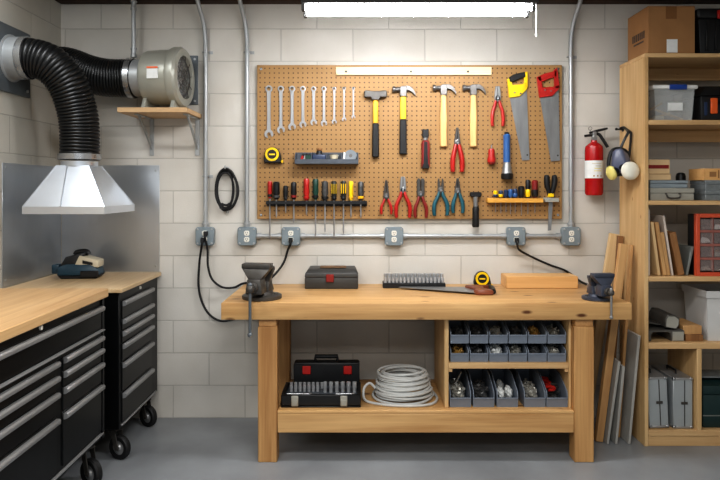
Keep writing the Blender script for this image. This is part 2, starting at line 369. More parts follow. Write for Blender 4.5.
for r in range(2):
    for i, x in enumerate(XB):
        z = .5455+r*.1055
        lab = 'small grey open-front bin of %s, %s row, %s' % (what[r][i][1], ('lower', 'upper')[r], cols[i])
        if proto is None: proto = solo('storage_bin', bin_mesh(.106, .24, .1, .05), 'bin', lab, 'bin', (x, 3.672, z), group='small parts bins on the compartment shelf')
        else: dup(proto, (x, 3.672, z), None, lab)
        pile('hardware_pile', .092, .16, .15, what[r][i][0], '%s heaped in the small %s bin, %s' % (what[r][i][1], ('lower', 'upper')[r], cols[i]), (x, 3.682, z+.0055), n=34)
what2 = ['steel bolts and bars', 'dark bolts', None, 'steel clips and bolts', None]
xs = [(449.5, 471), (472.5, 494.5), (495.5, 518.7), (523, 546), (547.2, 569.6)]
proto = None
ordn = ['leftmost', 'second from left', 'middle', 'second from right', 'rightmost']
for i, (a, b) in enumerate(xs):
    x = min(1.1275, ((a+b)/2-360)*3.67/FPX)
    has = ['steel bolts and bars', 'dark bolts', 'white plastic bags', 'steel clips', 'red-gripped tools'][i]
    lab = 'large grey open-front bin of %s on the bench shelf, %s' % (has, ordn[i])
    if proto is None: proto = solo('storage_bin', bin_mesh(.122, .34, .155, .055), 'bin', lab, 'bin', (x, 3.664, .2885), group='large parts bins on the bench lower shelf')
    else: dup(proto, (x, 3.664, .2885), None, lab)
    if what2[i]: pile('hardware_pile', .108, .26, .2, ['bolt', 'dark_bits', 0, 'bolt'][i], what2[i]+' piled in the large %s bin' % ordn[i], (x, 3.673, .2945), n=60)
    if i == 0:
        solo('steel_bar', MB().cyl((.012, .012, .017), (.05, .05, .07), .005, .005, 8).cyl((.05, .05, .07), (.056, .056, .0784), .0075, .006, 8), 'chrome', 'bright steel bar sticking out of the leftmost large bin', 'bar', (x-.03, 3.74, .375))
    if i == 2:
        for k, (dx, dy, dz, lb) in enumerate(((-.0265, .06, .002, 'front left'), (.0265, .085, .002, 'front right'), (0, .19, .004, 'rear'))):
            m = MB(); m._add(lump((0, 0, .05), (.0225, .046, .036), .14))
            solo('plastic_bag', m, 'bag', 'crumpled white plastic bag in the middle large bin, ' + lb, 'bag', (x+dx, 3.675+dy, .2945+dz))
    if i == 4:
        pile('hardware_pile', .10, .28, .13, 'dark_bits', 'dark fittings beneath the red-gripped tools in the rightmost large bin', (x, 3.675, .2945), n=12)
        for k, (dy, dz, rz) in enumerate(((.055, .072, .55), (.12, .078, -.5), (.20, .082, .6))):
            tt = Thing('pliers', 'red-gripped pliers lying in the rightmost large bin, ' + ('at its front', 'at its middle', 'at its rear')[k], 'pliers', (x, 3.675+dy, .2945+dz), (.25, 0, rz))
            tt.part('grip', MB().tube(spline([(-.05, -.006, .012), (-.02, -.014, .012), (.005, -.002, .012)], 5), .009, 8), 'red')
            tt.part('grip', MB().tube(spline([(-.05, .02, .014), (-.02, .018, .014), (.005, .003, .014)], 5), .009, 8), 'red')
            tt.part('jaws', MB().hull([(.002, -.01, .006), (.002, .012, .006), (.04, .001, .008), (.002, -.01, .02), (.002, .012, .02), (.04, .003, .016)], .001), 'dark_steel')

# ------------------------------------------------------------------ open socket case and cable coil on the lower shelf
t = Thing('socket_case', 'open black socket set case with red latches on the bench lower shelf', 'tool case', (-.225, 3.76, .2885), world=True)
m = MB(); m.box(-.452, 0.005, 3.655, 3.90, .2885, .297, .003)
m.box(-.452, .005, 3.655, 3.675, .297, .362, .006); m.box(-.452, -.432, 3.675, 3.90, .297, .362, .004); m.box(-.015, .005, 3.675, 3.90, .297, .362, .004); m.box(-.432, -.015, 3.885, 3.90, .297, .362, .002)
t.part('tray', m, 'black')
t.part('tray_insert', MB().box(-.431, -.016, 3.676, 3.884, .2975, .343, .002), 'grey_pl', label='grey moulded insert with chrome strips')
lid = MB(); lid.box(-.405, -.003, 3.905, 3.985, .31, .478, .012, 2)
lid.box(-.405, -.003, 3.898, 3.905, .32, .468, .002)
l = t.part('lid', lid, 'black')
for x in (-.325, -.075): t.part('latch', MB().box(x-.025, x+.025, 3.888, 3.899, .41, .46, .003), 'red', l, 'red plastic latch')
m = MB(); m.tube([(-.275, 3.945, .478), (-.275, 3.945, .505), (-.14, 3.945, .505), (-.14, 3.945, .478)], .013, 10)
t.part('lid_handle', m, 'black', l)
for x in (-.372, -.092): t.part('front_latch', MB().box(x-.02, x+.02, 3.645, 3.656, .297, .358, .004).box(x-.013, x+.013, 3.642, 3.646, .305, .333, .001), 'case_grey', label='grey metal front latch')
def socket_proto(r, h, lab, grp, loc):
    m = MB(); m.lathe([(r*.55, h-.006), (r*.62, h), (r, h), (r, h*.45), (r*.86, h*.40), (r*.86, 0), (r*.3, 0)], (0, 0, 0), (0, 0, 1), 12)
    m.lathe([(0, h-.005), (r*.5, h-.005), (r*.5, h-.004), (0, h-.004)], (0, 0, 0), (0, 0, 1), 6)
    return solo('socket', m, 'socket_steel', lab, 'socket', loc, group=grp)
pb = socket_proto(.0125, .06, 'tall chrome socket upright at right in the open socket case', 'tall sockets in the open case', (-.205, 3.76, .3435))
for k in range(1, 6): dup(pb, (-.205+.0345*k, 3.76, .3435))
ps = socket_proto(.010, .036, 'short chrome socket in the rear row of the open case', 'short sockets in the open case, rear row', (-.41, 3.83, .3435))
for k in range(1, 8): dup(ps, (-.41+.026*k, 3.83, .3435))
for k in range(7): dup(ps, (-.405+.026*k, 3.775, .3435), None, 'short chrome socket in the middle row of the open case', 'short sockets in the open case, middle row')
for xa, xb in ((-.42, -.28), (-.14, -.03)):
    solo('extension_bar', MB().cyl((xa, 0, 0), (xb-.015, 0, 0), .007, .007, 10).cyl((xb-.015, 0, 0), (xb, 0, 0), .0095, .0095, 4), 'chrome', 'chrome extension bar at the %s of the open socket case front' % ('left' if xa < -.2 else 'right'), 'extension bar', (0, 3.70, .3505))
cc = Vector((.258, 3.845, .2885))
t = Thing('cable_coil', 'thick coil of light grey cable on the bench lower shelf', 'cable', cc)
pts = []; turns = 17; n = 40
for i in range(turns*n+1):
    a = 2*math.pi*i/n; k = i/n
    lay = k % 17; R_ = .168-.0022*lay+.011*math.sin(1.7*k+1.3*math.floor(k))+.006*math.sin(a*.5+k)
    zz = .009+.0090*lay+.007*math.sin(a+2.1*math.floor(k))
    pts.append((R_*math.cos(a), R_*.93*math.sin(a), max(.009, zz)))
t.part('coil', MB().tube(pts, .0078, 7), 'cable')
lp = [(-.165, -.03, .06), (-.2, -.01, .085), (-.235, -.04, .06), (-.225, -.10, .012), (-.12, -.165, .0085), (.03, -.185, .0085), (.15, -.155, .0085), (.198, -.06, .0085), (.188, .06, .010), (.16, .1, .02)]
t.part('loose_loop', MB().tube(spline(lp, 9), .0078, 7), 'cable')

# ------------------------------------------------------------------ vises
def vise(label, loc, rz, k, body, jawm, lever):
    t = Thing('bench_vise', label, 'vise', loc, (0, 0, rz)); S = lambda m: m.scale((k, k, k))
    m = MB(); m.lathe([(.112, 0), (.115, .004), (.115, .020), (.108, .024), (.07, .028), (.062, .045)], (0, .03, 0), (0, 0, 1), 32)
    t.part('swivel_base', S(m), body)
    m = MB(); m.hull([(-.05, .0, .04), (.05, .0, .04), (-.05, .11, .04), (.05, .11, .04), (-.045, .02, .12), (.045, .02, .12), (-.035, .1, .11), (.035, .1, .11)], .006, 2)
    m.hull([(-.05, .015, .10), (.05, .015, .10), (-.07, .015, .165), (.07, .015, .165), (-.07, .055, .165), (.07, .055, .165), (-.04, .08, .10), (.04, .08, .10)], .006, 2)
    m.box(-.072, .072, .012, .056, .162, .186, .005, 2)
    m.hull([(-.04, .05, .17), (.04, .05, .17), (-.035, .1, .166), (.035, .1, .166), (-.04, .05, .15), (.04, .05, .15), (-.035, .1, .15), (.035, .1, .15)], .004)
    t.part('fixed_jaw', S(m), body)
    m = MB(); m.hull([(-.05, -.125, .045), (.05, -.125, .045), (-.05, -.03, .045), (.05, -.03, .045), (-.040, -.122, .13), (.040, -.122, .13), (-.040, -.03, .135), (.040, -.03, .135)], .008, 2)
    m.hull([(-.038, -.11, .13), (.038, -.11, .13), (-.038, -.02, .13), (.038, -.02, .13), (-.082, -.085, .185), (.082, -.085, .185), (-.082, -.022, .185), (.082, -.022, .185)], .004, 2)
    m.box(-.084, .084, -.088, -.020, .184, .214, .006, 2)
    t.part('moving_jaw', S(m), body)
    j = MB().box(-.08, .08, -.0215, -.010, .165, .212, .002); j2 = MB().box(-.068, .068, .002, .0125, .14, .184, .002)
    t.part('jaw_plate', S(j), jawm); t.part('jaw_plate', S(j2), jawm)
    t.part('slide_bar', S(MB().box(-.03, .03, -.05, .14, .06, .105, .004)), 'tool_steel')
    m = MB().cyl((0, -.128, .085), (0, -.15, .085), .03, .026, 20, .003).cyl((0, -.15, .085), (0, -.185, .085), .017, .017, 16).ball((0, -.182, .085), (.024, .022, .024))
    sc = t.part('screw_head', S(m), jawm)
    m = MB().cyl((0, -.182, .085+.02), (0, -.182, .085-lever), .0085, .0085, 12).ball((0, -.182, .085-lever), .014).ball((0, -.182, .085+.024), .013)
    t.part('tommy_bar', S(m), 'plate_grey' if k == 1 else 'tool_steel', sc)
    for x, y in ((-.085, .03), (.085, .03), (0, .115)): t.part('bolt', S(MB().cyl((x, y, .02), (x, y, .036), .013, .013, 6, .002)), jawm)
    return t
vise('large dark grey cast bench vise on the left end of the workbench', (-.576, 3.70, .9005), -.16, 1.0, 'dark_steel', 'dark_steel', .25)
vise('smaller blue-grey bench vise on the right end of the workbench', (1.372, 3.675, .9005), .14, .74, 'vise_blue', 'dark_steel', .185)

# ------------------------------------------------------------------ on the bench
t = Thing('tool_case', 'closed black tool case with red latch on the workbench', 'tool case', (-.18, 4.15, .9005), world=True)
t.part('case_body', MB().box(-.352, -.012, 4.07, 4.265, .9005, .972, .006, 2), 'case_black')
m = MB(); m.hull([(-.353, 4.068, .9725), (-.011, 4.068, .9725), (-.353, 4.266, .9725), (-.011, 4.266, .9725), (-.349, 4.072, 1.0), (-.015, 4.072, 1.0), (-.33, 4.10, 1.022), (-.034, 4.10, 1.022), (-.33, 4.262, 1.027), (-.034, 4.262, 1.027)], .005, 2)
ld = t.part('lid', m, 'case_black')
t.part('lid_panel', MB().box(-.26, -.09, 4.13, 4.24, 1.0255, 1.03, .002), 'card_dark', ld, 'dull brown inset label on the lid')
t.part('latch', MB().box(-.216, -.166, 4.056, 4.069, .945, .995, .004), 'dark_red', label='red plastic latch')
t = Thing('socket_rail', 'low black tray of small sockets on the workbench', 'socket rack', (.35, 4.16, .9005), world=True)
t.part('rail_body', MB().box(.147, .549, 4.10, 4.22, .9005, .932, .003), 'black')
p1 = None
for r in range(2):
    for k in range(16):
        loc = (.165+.0246*k, 4.13+.055*r, .9325)
        h = 1 if r == 0 else 1.0
        if r == 0:
            if p1 is None: p1 = socket_proto(.0108, .032, 'small chrome socket in the front row of the black bench tray', 'small sockets, front row of the bench tray', loc)
            else: dup(p1, loc)
        else:
            if k == 0: p2 = socket_proto(.0115, .052, 'taller chrome socket in the rear row of the black bench tray', 'taller sockets, rear row of the bench tray', loc)
            else: dup(p2, loc)
t = Thing('hand_saw', 'hand saw with reddish wooden handle lying flat on the workbench', 'saw', (.6, 3.97, .9005), world=True)
t.part('blade', MB().xy([(.245, 4.06), (.262, 4.085), (.70, 4.07), (.72, 3.86), (.70, 3.845)], .912, .9145), 'tool_steel')
m = MB(); 
hp = [(.662, 4.05), (.70, 4.07), (.815, 4.06), (.817, 4.03), (.775, 4.02), (.762, 3.95), (.78, 3.90), (.80, 3.89), (.80, 3.83), (.71, 3.825), (.685, 3.86), (.71, 3.93)]
m.xy(hp, .9005, .93, .006)
t.part('handle', m, 'saw_wood', label='reddish brown wooden handle')
t.part('grip', MB().tube(spline([(.822, 4.06, .918), (.822, 3.97, .92), (.806, 3.86, .918)], 6), .015, 10), 'black', label='black rear grip bar')
for x, y in ((.715, 4.045), (.725, 3.88)): t.part('rivet', MB().cyl((x, y, .93), (x, y, .933), .008, .008, 10), 'brass')
def tape(label, loc, s=1., py=0):
    """tape measure facing the viewer (-Y), base at loc"""
    t = Thing('tape_measure', label, 'tape measure', loc)
    body = [(-.05, 0), (.052, 0), (.054, .02), (.045, .06), (.028, .088), (0, .098), (-.028, .09), (-.046, .066), (-.052, .03)]
    t.part('case', MB().xz([(a*s, b*s) for a, b in body], -.04*s, 0, .006*s), 'black')
    t.part('ring', MB().lathe([(.028*s, 0), (.028*s, .004*s), (.04*s, .004*s), (.042*s, 0)], (-.002*s, -.0395*s, .052*s), (0, -1, 0), 24, True), 'yellow', label='yellow ring on the face')
    t.part('face_label', MB().lathe([(.0, .002*s), (.026*s, .002*s), (.026*s, 0), (0, 0)], (-.002*s, -.0395*s, .052*s), (0, -1, 0), 24), 'black')
    t.part('belt_band', MB().box(-.02*s, .016*s, -.0425*s, -.0415*s, .047*s, .056*s, 0), 'yellow')
    t.part('tape_hook', MB().box(.052*s, .062*s, -.03*s, -.01*s, .002*s, .018*s, .001), 'yellow')
    return t
tape('yellow and black tape measure standing on the workbench', (.795, 4.19, .9005), 1.05)
t = solo('wood_block', MB().box(.936, 1.394, 4.09, 4.255, .9005, .978, .003), 'beam', 'short planed pine beam lying on the workbench', 'wood block', (1.16, 4.18, .9005), world=True)

# ------------------------------------------------------------------ rolling cabinets on the left
def caster(t, x, y, r, zt, rz):
    R3 = Matrix.Rotation(rz, 3, 'Z'); V = lambda a, b, c: Vector((x, y, 0))+R3 @ Vector((a, b, c))
    m = MB()
    m.cyl(V(0, 0, zt-.004), V(0, 0, zt-.018), .03, .03, 16)
    for sx in (-1, 1):
        m.hull([V(sx*.028, -.02, zt-.016), V(sx*.028, .02, zt-.016), V(sx*.024, -.02, zt-.016), V(sx*.024, .02, zt-.016), V(sx*.028, .022, r-.012), V(sx*.028, .046, r-.012), V(sx*.024, .022, r-.012), V(sx*.024, .046, r-.012), V(sx*.028, .02, r+.012), V(sx*.024, .046, r+.012)])
    m.cyl(V(-.03, .034, r), V(.03, .034, r), .007, .007, 10)
    m.hull([V(-.028, -.03, zt-.022), V(.028, -.03, zt-.022), V(-.028, .03, zt-.022), V(.028, .03, zt-.022), V(-.028, -.03, zt-.014), V(.028, -.03, zt-.014), V(-.028, .03, zt-.014), V(.028, .03, zt-.014)])
    c = t.part('caster', m, 'dark_steel')
    c_ = V(0, .034, r); ax = R3 @ Vector((1, 0, 0))
    w = MB().lathe([(r*.62, -.019), (r*.9, -.019), (r, -.011), (r, .011), (r*.9, .019), (r*.62, .019)], c_, ax, 28, True)
    t.part('wheel', w, 'rubber', c)
    t.part('hub', MB().lathe([(0, -.012), (r*.2, -.021), (r*.3, -.012), (r*.64, -.009), (r*.64, .009), (r*.3, .012), (r*.2, .021), (0, .012)], c_, ax, 20), 'alu', c)
def drawer(t, xf, y0, y1, z0, z1, hz, hh=.030):
    d = t.part('drawer', MB().box(xf-.02, xf+.006, y0, y1, z0, z1, .003), 'cab_drawer')
    prof = [(xf+.0055, hz-hh/2), (xf+.016, hz-hh/2+.002), (xf+.026, hz-hh/4), (xf+.028, hz+hh/4), (xf+.022, hz+hh/2), (xf+.0055, hz+hh/2)]
    t.part('handle', MB().prism(prof, lambda a, b: (a, y0+.004, b), (0, y1-y0-.008, 0), .001), 'alu', d, 'full-width brushed aluminium drawer handle')
# near cabinet
XF = -1.372
t = Thing('tool_cabinet', 'large black rolling tool cabinet with thick butcher-block top, nearest the camera', 'tool cabinet', (-1.69, 2.6, 0), world=True)
Y0, Y1 = 1.75, 3.41
t.part('carcass', MB().box(-1.99, XF, Y0, Y1, .215, .961, .004), 'cab')
t.part('worktop', MB().box(-2.0, -1.345, Y0-.01, 3.425, .9615, 1.007, .004), 'maple')
drawer(t, XF, Y0+.03, 3.385, .80, .925, .905)
drawer(t, XF, Y0+.03, 3.385, .765, .797, .793, .010)
for ya, yb in ((Y0+.03, 2.885), (2.945, 3.385)):
    for z0, z1, hz in ((.70, .762, .748), (.625, .697, .682), (.515, .622, .607), (.262, .512, .49)):
        drawer(t, XF, ya, yb, z0, z1, hz)
t.part('bottom_trim', MB().box(XF-.01, XF+.012, Y0+.02, 3.40, .236, .247, .002), 'alu')
t.part('lock', MB().cyl((XF, 2.745, .944), (XF+.008, 2.745, .944), .011, .010, 14), 'ivory', label='pale round lock')
t.part('end_post', MB().box(XF-.012, XF+.010, 3.387, 3.412, .218, .959, .002), 'cab')
for x, y, rz in ((-1.42, 3.33, -2.1), (-1.415, 1.9, .2), (-1.93, 3.33, -.2), (-1.93, 1.9, .1)): caster(t, x, y, .072, .214, rz)
# far cabinet
XF = -1.352
t = Thing('tool_cabinet', 'narrower black rolling tool cabinet with pale top in the back corner under the hood', 'tool cabinet', (-1.69, 3.93, 0), world=True)
t.part('carcass', MB().box(-1.985, XF, 3.592, 4.27, .185, .9555, .004), 'cab')
t.part('worktop', MB().box(-2.0, -1.33, 3.576, 4.285, .956, .98, .003), 'maple_pale')
for z0, z1, hz in ((.80, .905, .886), (.735, .797, .784), (.665, .732, .715), (.56, .662, .643), (.39, .557, .535), (.215, .387, .364)):
    drawer(t, XF, 3.625, 4.14, z0, z1, hz)
t.part('bottom_trim', MB().box(XF-.01, XF+.010, 3.62, 4.23, .197, .206, .002), 'alu')
t.part('lock', MB().cyl((XF, 3.93, .931), (XF+.007, 3.93, .931), .010, .009, 14), 'ivory', label='pale round lock')
for x, y, rz in ((-1.40, 3.66, -1.95), (-1.40, 4.16, -2.1), (-1.93, 3.65, .1), (-1.93, 4.17, -.2)): caster(t, x, y, .068, .184, rz)

# ------------------------------------------------------------------ steel sheets, exhaust hood, ducts, blower
def sheet(lab, mb, screws, ax):
    t = Thing('steel_sheet', lab, 'metal sheet')
    t.part('panel', mb, 'steel')
    for p in screws: t.part('screw', MB().lathe([(0, .003), (.006, .002), (.008, 0), (0, 0)], p, ax, 10), 'zinc')
sheet('galvanized steel sheet on the back wall behind the hood', MB().box(-2.0, -1.345, WALL-.004, WALL+.0005, .985, 1.695, .001), [(x, WALL-.004, z) for x in (-1.37, -1.94) for z in (1.66, 1.02)], (0, -1, 0))
sheet('galvanized steel sheet on the left wall behind the hood', MB().box(XL-.0005, XL+.004, 3.585, WALL-.006, .985, 1.685, .001), [(XL+.004, y, z) for y in (3.62, 4.2) for z in (1.66, 1.02)], (1, 0, 0))
hx0, hx1, hy0, hy1 = -1.875, -1.422, 3.556, 4.03
hcx, hcy = -1.665, 3.80
t = Thing('exhaust_hood', 'pyramid-shaped galvanized exhaust hood hanging over the corner cabinet', 'exhaust hood', (hcx, hcy, 1.40), world=True)
def frustum(x0, x1, y0, y1, za, a0, a1, b0, b1, zb, th=.004):
    t_ = bmesh.new()
    ring = lambda p, q, r, s_, z: [t_.verts.new(v) for v in ((p, r, z), (q, r, z), (q, s_, z), (p, s_, z))]
    o1, o2 = ring(x0, x1, y0, y1, za), ring(a0, a1, b0, b1, zb); i1, i2 = ring(x0+th, x1-th, y0+th, y1-th, za), ring(a0+th, a1-th, b0+th, b1-th, zb)
    for a, b in ((o1, o2), (i2, i1), (o2, i2), (i1, o1)):
        for k in range(4): t_.faces.new((a[k], a[(k+1) % 4], b[(k+1) % 4], b[k]))
    return t_
m = MB(); q = .093
m._add(frustum(hx0, hx1, hy0, hy1, 1.436, hcx-q, hcx+q, hcy-q, hcy+q, 1.675))
sk = t.part('skirt', m, 'hood', smooth=20)
m = MB(); m._add(frustum(hx0-.002, hx1+.002, hy0-.002, hy1+.002, 1.398, hx0-.002, hx1+.002, hy0-.002, hy1+.002, 1.44)); t.part('rim', m, 'hood', smooth=20)
def seam(a, b): 
    a, b = Vector(a), Vector(b); return MB().tube([a, b], .0035, 6)
t.part('seam', seam((hx0+.21, hy0-.002, 1.44), (hcx-.03, hcy-q-.002, 1.672)), 'hood', sk)
for A, Bq in (((hx0, hy0), (-q, -q)), ((hx1, hy0), (q, -q)), ((hx1, hy1), (q, q))): t.part('corner_seam', seam((A[0], A[1], 1.438), (hcx+Bq[0], hcy+Bq[1], 1.674)), 'hood', sk)
t.part('collar', MB().lathe([(.096, 1.67), (.103, 1.672), (.103, 1.70), (.096, 1.70)], (hcx, hcy, 0), (0, 0, 1), 36, True), 'hood')
t = Thing('wall_flange', 'grey square duct plate with round metal spigot high on the left wall', 'duct fitting', (XL, 3.67, 2.28), world=True)
t.part('plate', MB().box(XL+.0005, XL+.014, 3.44, 3.872, 2.085, 2.47, .004), 'plate_grey')
t.part('spigot', MB().lathe([(.112, XL+.014), (.135, XL+.014), (.135, XL+.018), (.121, XL+.022), (.121, -1.925), (.112, -1.925)], (0, 3.665, 2.285), (1, 0, 0), 36, True), 'zinc')
for y in (3.48, 3.83):
    for z in (2.12, 2.43): t.part('bolt', MB().cyl((XL+.014, y, z), (XL+.022, y, z), .009, .009, 6), 'zinc')
def ribbed(ctrl, r, pitch=.021):
    pts = spline(ctrl, 40); L_ = [0]
    for a, b in zip(pts, pts[1:]): L_.append(L_[-1]+(b-a).length)
    n = int(L_[-1]/pitch)*4; out = []; rs = []; j = 0
    for i in range(n+1):
        s_ = L_[-1]*i/n
        while j < len(L_)-2 and L_[j+1] < s_: j += 1
        f = (s_-L_[j])/max(1e-9, L_[j+1]-L_[j]); out.append(pts[j].lerp(pts[j+1], f)); rs.append(r*(1., .985, .925, .985)[i % 4])
    return MB().tube(out, rs, 28)
def clamp(t, c, ax, r, nm='clamp', parent=None):
    o = t.part(nm, MB().lathe([(r, -.017), (r+.006, -.017), (r+.006, .017), (r, .017)], c, ax, 36, True), 'chrome', parent, 'bright metal clamp band')
    return o
t = Thing('flexible_duct', 'black ribbed flexible duct curving down from the left wall to the hood', 'duct', (-1.9, 3.67, 2.285), world=True)
t.part('hose', ribbed([(-1.92, 3.665, 2.287), (-1.86, 3.668, 2.285), (-1.775, 3.68, 2.25), (-1.70, 3.72, 2.15), (-1.667, 3.77, 2.0), (-1.662, 3.795, 1.87), (hcx, hcy, 1.708)], .113), 'duct', smooth=60)
clamp(t, (-1.905, 3.665, 2.286), (1, 0, 0), .1145); clamp(t, (hcx, hcy, 1.727), (0, 0, 1), .1145)
BLY, BLZ = 4.095, 2.248
t = Thing('flexible_duct', 'black flexible duct running behind along the back wall into the blower', 'duct', (-1.9, 4.10, 2.25), world=True)
t.part('hose', ribbed([(-2.0, 4.12, 2.33), (-1.88, 4.115, 2.325), (-1.74, 4.105, 2.275), (-1.62, 4.103, 2.25), (-1.456, 4.1147, BLZ)], .122, .016), 'duct', smooth=60)
clamp(t, (-1.467, 4.114, BLZ), (1, 0, 0), .1235)
t = Thing('inline_blower', 'grey round duct blower with shiny face on a small wall shelf', 'blower', (-1.27, BLY, 2.04), world=True)
t.part('inlet', MB().lathe([(.0, -1.471), (.118, -1.471), (.118, -1.40), (.0, -1.40)], (0, BLY, BLZ), (1, 0, 0), 36), 'zinc')
t.part('housing', MB().lathe([(0, -1.40), (.15, -1.40), (.165, -1.39), (.172, -1.37), (.176, -1.22), (.186, -1.215), (.192, -1.20), (.192, -1.165), (.18, -1.15), (.138, -1.148), (.134, -1.172), (0, -1.172)], (0, BLY, BLZ), (1, 0, 0), 48), 'blower')
t.part('face_recess', MB().lathe([(.1115, -1.1718), (.133, -1.1718), (.133, -1.169), (.1115, -1.169)], (0, BLY, BLZ), (1, 0, 0), 40, True), 'dark_bits')
f = t.part('face_disc', MB().lathe([(0, -1.160), (.02, -1.156), (.035, -1.166), (.11, -1.168), (.112, -1.17), (0, -1.17)], (0, BLY, BLZ), (1, 0, 0), 40), 'chrome', label='bright metal face disc')
m = MB()
for k in range(5):
    a = k*math.pi/5+.2; d = Vector((0, math.cos(a), math.sin(a)))*.137; c = Vector((-1.152, BLY, BLZ)); m.cyl(c-d, c+d, .0025, .0025, 6)
for r in (.05, .095): m.lathe([(r-.0025, -.002), (r+.0025, -.002), (r+.0025, .002), (r-.0025, .002)], (-1.152, BLY, BLZ), (1, 0, 0), 32, True)
t.part('guard', m, 'dark_steel', f)
for x in (-1.385, -1.20): t.part('foot', MB().yz([(BLY-.13, 2.0385), (BLY+.13, 2.0385), (BLY+.09, 2.12), (BLY-.09, 2.12)], x, x+.025, .002), 'blower')
lb = t.part('rating_label', MB().box(-1.325, -1.255, BLY-.1795, BLY-.1745, 2.215, 2.275, 0), 'paper', label='white label with orange strip')
t.part('label_strip', MB().box(-1.325, -1.255, BLY-.181, BLY-.1795, 2.277, 2.288, 0), 'orange', lb)
t.o.rotation_euler = (0, 0, -.09); t.o.location.x += .033
t.part('terminal_box', MB().box(-1.345, -1.255, BLY+.05, BLY+.15, 2.385, 2.44, .004), 'blower')
t = Thing('wall_shelf', 'short pale wooden shelf on metal brackets carrying the blower', 'shelf', (-1.275, 4.11, 2.0), world=True)
t.part('shelf_board', MB().box(-1.49, -1.062, 3.925, 4.29, 2.008, 2.038, .002), 'shelf_pale')
for x in (-1.395, -1.09):
    m = MB(); m.box(x-.014, x+.014, 4.286, 4.294, 1.76, 2.0075, .001); m.box(x-.014, x+.014, 3.99, 4.286, 2.0005, 2.0075, .001)
    m.hull([(x-.005, 4.286, 1.80), (x+.005, 4.286, 1.80), (x-.005, 4.286, 1.83), (x+.005, 4.286, 1.83), (x-.005, 4.03, 2.0005), (x+.005, 4.03, 2.0005), (x-.005, 4.06, 2.0005), (x+.005, 4.06, 2.0005)])
    t.part('bracket', m, 'zinc')
t = Thing('wall_plate', 'flat blue-grey metal plate on the back wall behind the blower face', 'metal plate', (-1.17, WALL, 2.26), world=True)
t.part('plate', MB().box(-1.26, -1.085, WALL-.012, WALL-.0005, 2.10, 2.43, .003), 'plate_grey')
for x in (-1.24, -1.105):
    for z in (2.125, 2.405): t.part('bolt', MB().cyl((x, WALL-.012, z), (x, WALL-.018, z), .008, .008, 6), 'zinc')

# ------------------------------------------------------------------ conduits and outlet boxes
CD = 4.272; CR = .0145
def conduit(lab, pts, straps=(), fit=()):
    t = Thing('conduit', lab, 'conduit', pts[0], world=True)
    t.part('pipe', MB().tube(spline(pts, 10), CR, 14), 'zinc')
    for z in straps:
        x = pts[-1][0]; t.part('strap', MB().tube([(x-.022, WALL-.004, z), (x-.017, CD-.008, z), (x, CD-.018, z), (x+.017, CD-.008, z), (x+.022, WALL-.004, z)], .004, 6).box(x+.018, x+.045, WALL-.004, WALL-.0005, z-.01, z+.01, .001), 'zinc')
    for p, a in fit: t.part('connector', MB().lathe([(0, -.02), (.02, -.02), (.02, -.005), (.024, -.004), (.024, .006), (.019, .008), (.019, .02), (0, .02)], p, a, 12), 'zinc')
BXZ = Z(236, 4.27)
bx = {205: None, 247: None, 291: None, 394: None, 516: None, 571: None}
x = X(205.5, CD); zt = BXZ+.068
conduit('bent steel conduit dropping to the leftmost outlet box', [(x-.034, CD-.10, 2.8), (x-.027, CD-.07, 2.74), (x-.010, CD-.015, 2.64), (x, CD, 2.53), (x, CD, 2.46), (x, CD, 2.0), (x, CD, zt)], (2.45, 1.62), [((x, CD, zt+.012), (0, 0, 1))])
x = X(247, CD)
conduit('bent steel conduit dropping beside the pegboard left edge', [(x-.034, CD-.10, 2.8), (x-.027, CD-.07, 2.74), (x-.010, CD-.015, 2.64), (x, CD, 2.53), (x, CD, 2.46), (x, CD, 2.0), (x, CD, zt)], (2.45,), [((x, CD, zt+.012), (0, 0, 1))])
x = X(571, CD)
conduit('bent steel conduit dropping beside the pegboard right edge', [(x+.036, CD-.10, 2.8), (x+.03, CD-.07, 2.74), (x+.012, CD-.015, 2.64), (x, CD, 2.53), (x, CD, 2.46), (x, CD, 2.0), (x, CD, zt)], (2.42,), [((x, CD, zt+.012), (0, 0, 1))])
x = -1.485
t = Thing('conduit', 'short steel conduit dropping from the ceiling to the blower', 'conduit', (x, 4.2, 2.8), world=True)
t.part('pipe', MB().tube([(x, 4.2, 2.80), (x, 4.2, 2.405)], CR, 14), 'zinc')
for z in (2.74, 2.43): t.part('connector', MB().lathe([(0, -.03), (.021, -.03), (.021, -.012), (.017, -.008), (.017, .02), (.022, .022), (.022, .03), (0, .03)], (x, 4.2, z), (0, 0, 1), 12), 'zinc')
boxes = [('leftmost grey outlet box, with two black plugs in it', 205, 2), ('second grey outlet box from the left, under the conduit left of the pegboard', 247, 0), ('grey outlet box under the row of screwdrivers, with one plug', 291, 1), ('empty grey outlet box under the middle of the pegboard', 394, 0), ('grey outlet box under the yellow rack, with one plug', 516, 1), ('rightmost grey outlet box, under the right conduit', 571, 0)]
